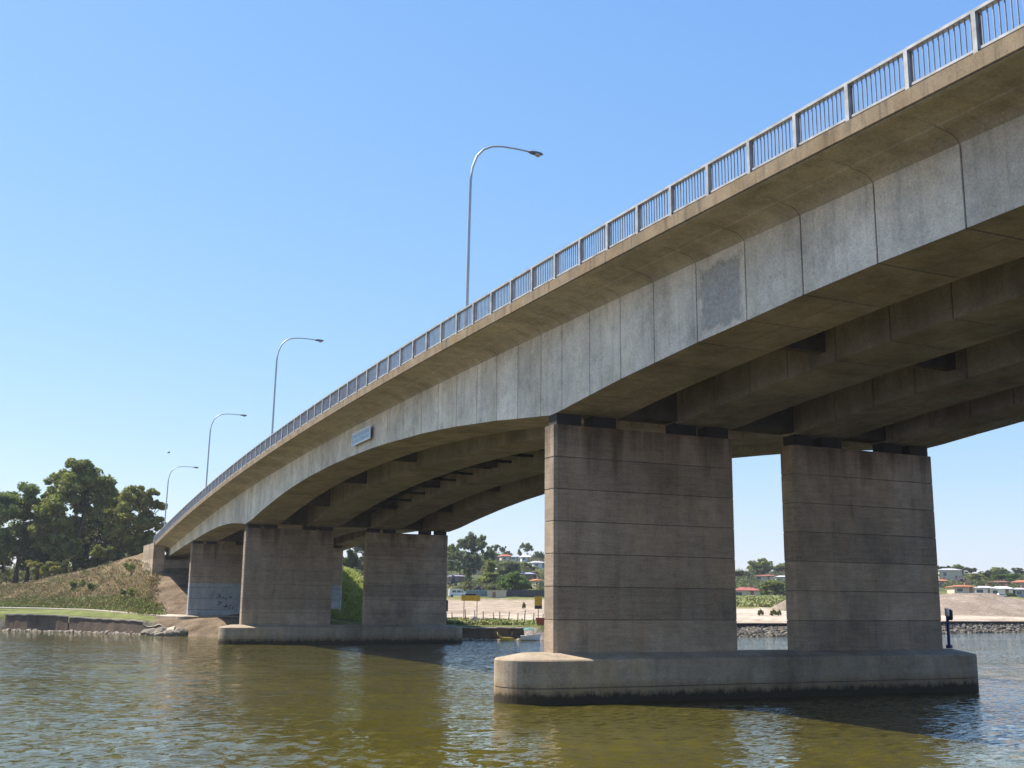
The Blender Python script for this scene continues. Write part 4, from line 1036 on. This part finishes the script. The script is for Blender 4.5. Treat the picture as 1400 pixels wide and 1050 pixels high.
mb = MB(); mb.loft([[(-.7, -.5, .15), (.7, -.5, .15), (.7, .5, .15), (-.7, .5, .15)], [(-.95, -.6, 1.1), (.95, -.6, 1.1), (.95, .6, 1.1), (-.95, .6, 1.1)]]); mb.build('bin', M['red_paint'], o)
mb = MB()
for q in ((-1, 1, -.66, -.56), (-1, 1, .56, .66)): mb.box(q[0], q[1], q[2], q[3], 1.1, 1.2)
mb.build('rim', M['red_paint'], o)
for x in (-.5, .5): mb = MB(); mb.box(x - .1, x + .1, -.45, .45, -.1, .15); mb.build('skid', M['black'], o)
g = gp(648, 139); mb = MB(); mb.blob(g + Vector((0, 0, .35)), (.6, .5, .55), random.Random(2), 2, .12); tag(mb.build('boulder', M['coping'], origin=g), 'pale boulder among the green weeds right of the middle pier', 'boulder')
g0 = gp(690, 141); fo = thing('wire_fence', 'wire fence on uneven dark posts behind the green weeds', 'fence', tuple(g0)); fp = []
rng = random.Random(31)
for px in (611, 619, 637, 650, 661, 676, 684, 695, 708, 717, 729, 742):
    g = gp(px, 141 + rng.uniform(-.4, .4)); hh = rng.uniform(1.2, 1.7); ln = Vector((rng.uniform(-.15, .15), 0, hh)); mb = MB(); mb.tube([g - Vector((0, 0, .3)), g + ln], .07, 6); mb.build('post', M['post_wood'], fo); fp.append((g, ln))
for f in (.45, .9):
    mb = MB(); mb.tube([g + ln * f for g, ln in fp], .012, 4); mb.build('wire', M['steel'], fo)
# van, shed, paling fence at the back of the flat
def van(label, px, r, w_px, rot, name='parked_van', truck=False):
    g = gp(px, r, .02); s_ = w_px * r / F_PX / 5.0; o = thing(name, label, 'truck' if truck else 'van', tuple(g)); o.rotation_euler.z = -math.atan2(g.x, g.y) + rot; o['_base'] = (0, 0, 0); o.scale = (s_,) * 3
    mb = MB(); pf = [(-2.5, .35), (2.35, .35), (2.5, .9), (2.2, 1.25), (1.55, 2.05), (1.2, 2.2), (-2.35, 2.25), (-2.5, 2.1)]
    mb.loft([[(x, y_ * .95, z) for x, z in pf] if abs(y_) > .9 else [(x, y_, z) for x, z in pf] for y_ in (-.97, -.9, .9, .97)]); mb.build('body', M['white'], o)
    for x0, x1 in ((1.15, 1.75), (-.2, .95), (-1.6, -.4)):
        for y_ in (-1, 1): mb = MB(); mb.add([(x0, y_ * .93, 1.3), (x1, y_ * .93, 1.3), (x1 - (.35 if x0 > 1 else 0), y_ * .93, 1.9), (x0, y_ * .93, 1.9)], [(0, 1, 2, 3)]); mb.build('window', M['glass_dark'], o)
    for x in (-1.6, 1.6):
        for y_ in (-.85, .85):
            mb = MB(); mb.tube([(x, y_ - .1, .36), (x, y_ + .1, .36)], .36, 12); mb.build('wheel', M['black'], o)
van('white van parked at the back of the flat right of the middle pier', 625, 329, 23, .1)
van('small white truck parked above the right end of the gravel heap', 1371, 352, 10, .5, 'parked_truck', True)
g = gp(679, 326); o = thing('shed', 'cream shed with a pale sloping roof left of the round tree', 'shed', tuple(g)); face_cam(o, g)
mb = MB(); mb.loft([[(x, -2, -.5), (x, 2, -.5), (x, 2, 1.5), (x, -2, 1.9)] for x in (-2.7, 2.7)]); mb.build('wall', M['wall_cream'], o)
mb = MB(); mb.loft([[(x, -2.3, 1.96), (x, 2.3, 1.52), (x, 2.3, 1.62), (x, -2.3, 2.06)] for x in (-3, 3)]); mb.build('roof', ROOF['white_sheet'], o)
mb = MB(); mb.box(-1.2, -.3, -2.04, -1.98, -.1, 1.5); mb.build('door', M['wall_brick'], o)
def paling(label, p0, p1, r, h, mat):
    n = 14; gm = gp((p0 + p1) / 2, r); o = thing('paling_fence', label, 'fence', tuple(gm), 'paling fences behind the flat'); mb = MB(); ra = []
    for k in range(n + 1):
        g = gp(p0 + (p1 - p0) * k / n, r); ra.append([g + Vector((0, -.04, -.3)), g + Vector((0, .04, -.3)), g + Vector((0, .04, h)), g + Vector((0, -.04, h))])
    mb.loft(ra); mb.build('panel', mat, o)
    for k in range(0, n + 1, 2): g = gp(p0 + (p1 - p0) * k / n, r - .12); mb = MB(); mb.box(g.x - .07, g.x + .07, g.y - .07, g.y + .07, g.z - .3, g.z + h + .1); mb.build('post', mat, o)
M['fence_dark'] = plain('dark_paling', (.06, .06, .065), .9); M['fence_teal'] = plain('teal_panel', (.17, .24, .24), .7)
paling('long dark paling fence under the round green tree', 690, 746, 331, 2.1, M['fence_dark'])
paling('grey-teal panel fence between the van and the shed', 637, 667, 330, 2.0, M['fence_teal'])

# ------------------------------------------------------------------ navigation marks on the piers, bird
M['mark_blue'] = plain('mark_purple_blue', (.045, .035, .14), .5); M['mark_green'] = plain('board_dark_green', (.02, .05, .03), .6)
b = U(38.10, 36.20, 1.78); o = thing('navigation_light', 'purple-blue navigation light post standing on the right end of the near footing', 'light post', tuple(b))
mb = MB(); mb.tube([b + Vector((0, 0, z)) for z in (-.12, .02, .05, 1.42)], [.16, .16, .075, .07], 10); mb.build('post', M['mark_blue'], o)
mb = MB(); mb.tube([b + Vector((0, 0, z)) for z in (1.42, 1.80)], .11, 10); mb.build('cap', M['white'], o)
mb = MB(); mb.tube([b + Vector((.2, 0, z)) for z in (1.22, 1.30, 1.68, 1.76)], [.08, .13, .13, .05], 10); mb.build('lantern', M['black'], o)
mb = MB(); mb.box(b.x + .05, b.x + .2, b.y - .03, b.y + .03, b.z + 1.40, b.z + 1.46); mb.build('bracket', M['black'], o)
def nav_board(x, Y, z0, z1, label):
    b = U(x, Y, z0); o = thing('channel_board', label, 'board', tuple(b), 'dark boards on the pier ends')
    mb = MB(); mb.box(b.x + .10, b.x + .22, b.y - .32, b.y + .32, b.z, z1 * S); mb.build('panel', M['mark_green'], o)
    for z in (.15, .8): mb = MB(); mb.box(b.x - .02, b.x + .1, b.y - .05, b.y + .05, b.z + z, b.z + z + .08); mb.build('bracket', M['black'], o)
nav_board(37.342, 36.3, 3.56, 4.55, 'dark green board fixed to the right end of the near pier')
nav_board(39.10, 95.6, 2.75, 3.75, 'dark green board fixed to the right end of the middle pier')
b = at(230.5, 619, 120); mb = MB(); rng = random.Random(1)
mb.loft([[b + RT * x + Vector((0, y_ * w_, z * w_)) for y_, z in ((-1, 0), (0, -1), (1, 0), (0, 1))] for x, w_ in ((-.16, .01), (-.08, .05), (.04, .055), (.13, .02), (.17, .005))])
bd = thing('bird', 'tiny dark bird flying left of the lamps in the clear sky', 'bird', tuple(b)); mb.build('body', M['black'], bd)
for s_ in (-1, 1):
    mb = MB(); d = Vector((0, 1, 0)) * s_
    mb.loft([[b + d * a + RT * (c - w_) + Vector((0, 0, z)), b + d * a + RT * (c + w_) + Vector((0, 0, z)), b + d * a + RT * c + Vector((0, 0, z + .012))] for a, c, w_, z in ((.03, .02, .06, .02), (.16, .05, .055, .12), (.32, -.02, .02, .09))]); mb.build('wing', M['black'], bd)
for o in bpy.data.objects:
    if '_base' in o: del o['_base']

# ------------------------------------------------------------------ thin air over the river and the suburb
zt_ = max((o.matrix_basis @ Vector(c)).z for o in bpy.data.objects if o.type == 'MESH' and not o.parent for c in o.bound_box)
zt_ = max(zt_, 62.0) + 3
mb = MB(); mb.box(-4700, 4700, -140, 8200, -5, zt_)
hz = bpy.data.materials.new('haze'); hz.use_nodes = True; hz.node_tree.nodes.clear()
ho = hz.node_tree.nodes.new('ShaderNodeOutputMaterial'); hv = hz.node_tree.nodes.new('ShaderNodeVolumePrincipled')
hv.inputs['Density'].default_value = .00013; hv.inputs['Color'].default_value = (.86, .91, 1, 1); hv.inputs['Anisotropy'].default_value = .2
hz.node_tree.links.new(hv.outputs[0], ho.inputs['Volume'])
tag(mb.build('haze', hz), kind='stuff', label='thin pale haze over the river and the far suburb')

# ------------------------------------------------------------------ daylight
to_sun = Vector((-.455, .50, 1.0)).normalized()
sun = bpy.data.lights.new('sun', 'SUN'); sun.energy = 5; sun.angle = R(.53); sun.color = (1, .94, .84)
so = bpy.data.objects.new('sun', sun); COL.objects.link(so); so.rotation_euler = to_sun.to_track_quat('Z', 'Y').to_euler(); so.location = (-60, 60, 120)
w = bpy.data.worlds.new('World'); sc.world = w; w.use_nodes = True
nt = w.node_tree; sky = nt.nodes.new('ShaderNodeTexSky'); sky.sky_type = 'NISHITA'; sky.sun_disc = False
sky.sun_elevation = math.asin(to_sun.z); sky.sun_rotation = math.atan2(to_sun.x, to_sun.y)
sky.altitude = 800; sky.air_density = 1.35; sky.dust_density = .5; sky.ozone_density = 2.2
# colour response of the sky: same Nishita sky, graded per channel to the clear pale-blue of the photograph
sp_ = nt.nodes.new('ShaderNodeSeparateColor'); cb = nt.nodes.new('ShaderNodeCombineColor'); nt.links.new(sky.outputs[0], sp_.inputs[0]); SK_ = .164
for i, (g_, a_) in enumerate(((.90, .76), (.67, .83), (.30, 1.03))):
    m1 = nt.nodes.new('ShaderNodeMath'); m1.operation = 'MULTIPLY'; m1.inputs[1].default_value = SK_; nt.links.new(sp_.outputs[i], m1.inputs[0])
    m2 = nt.nodes.new('ShaderNodeMath'); m2.operation = 'POWER'; m2.inputs[1].default_value = g_; nt.links.new(m1.outputs[0], m2.inputs[0])
    m3_ = nt.nodes.new('ShaderNodeMath'); m3_.operation = 'MULTIPLY'; m3_.inputs[1].default_value = a_ / SK_; nt.links.new(m2.outputs[0], m3_.inputs[0])
    nt.links.new(m3_.outputs[0], cb.inputs[i])
nt.links.new(cb.outputs[0], nt.nodes['Background'].inputs[0]); nt.nodes['Background'].inputs[1].default_value = .082
sc.view_settings.view_transform = 'Standard'; sc.view_settings.look = 'None'; sc.view_settings.exposure = 1.0; sc.view_settings.gamma = 1
sc.render.engine = 'CYCLES'; sc.cycles.max_bounces = 8; sc.cycles.diffuse_bounces = 4
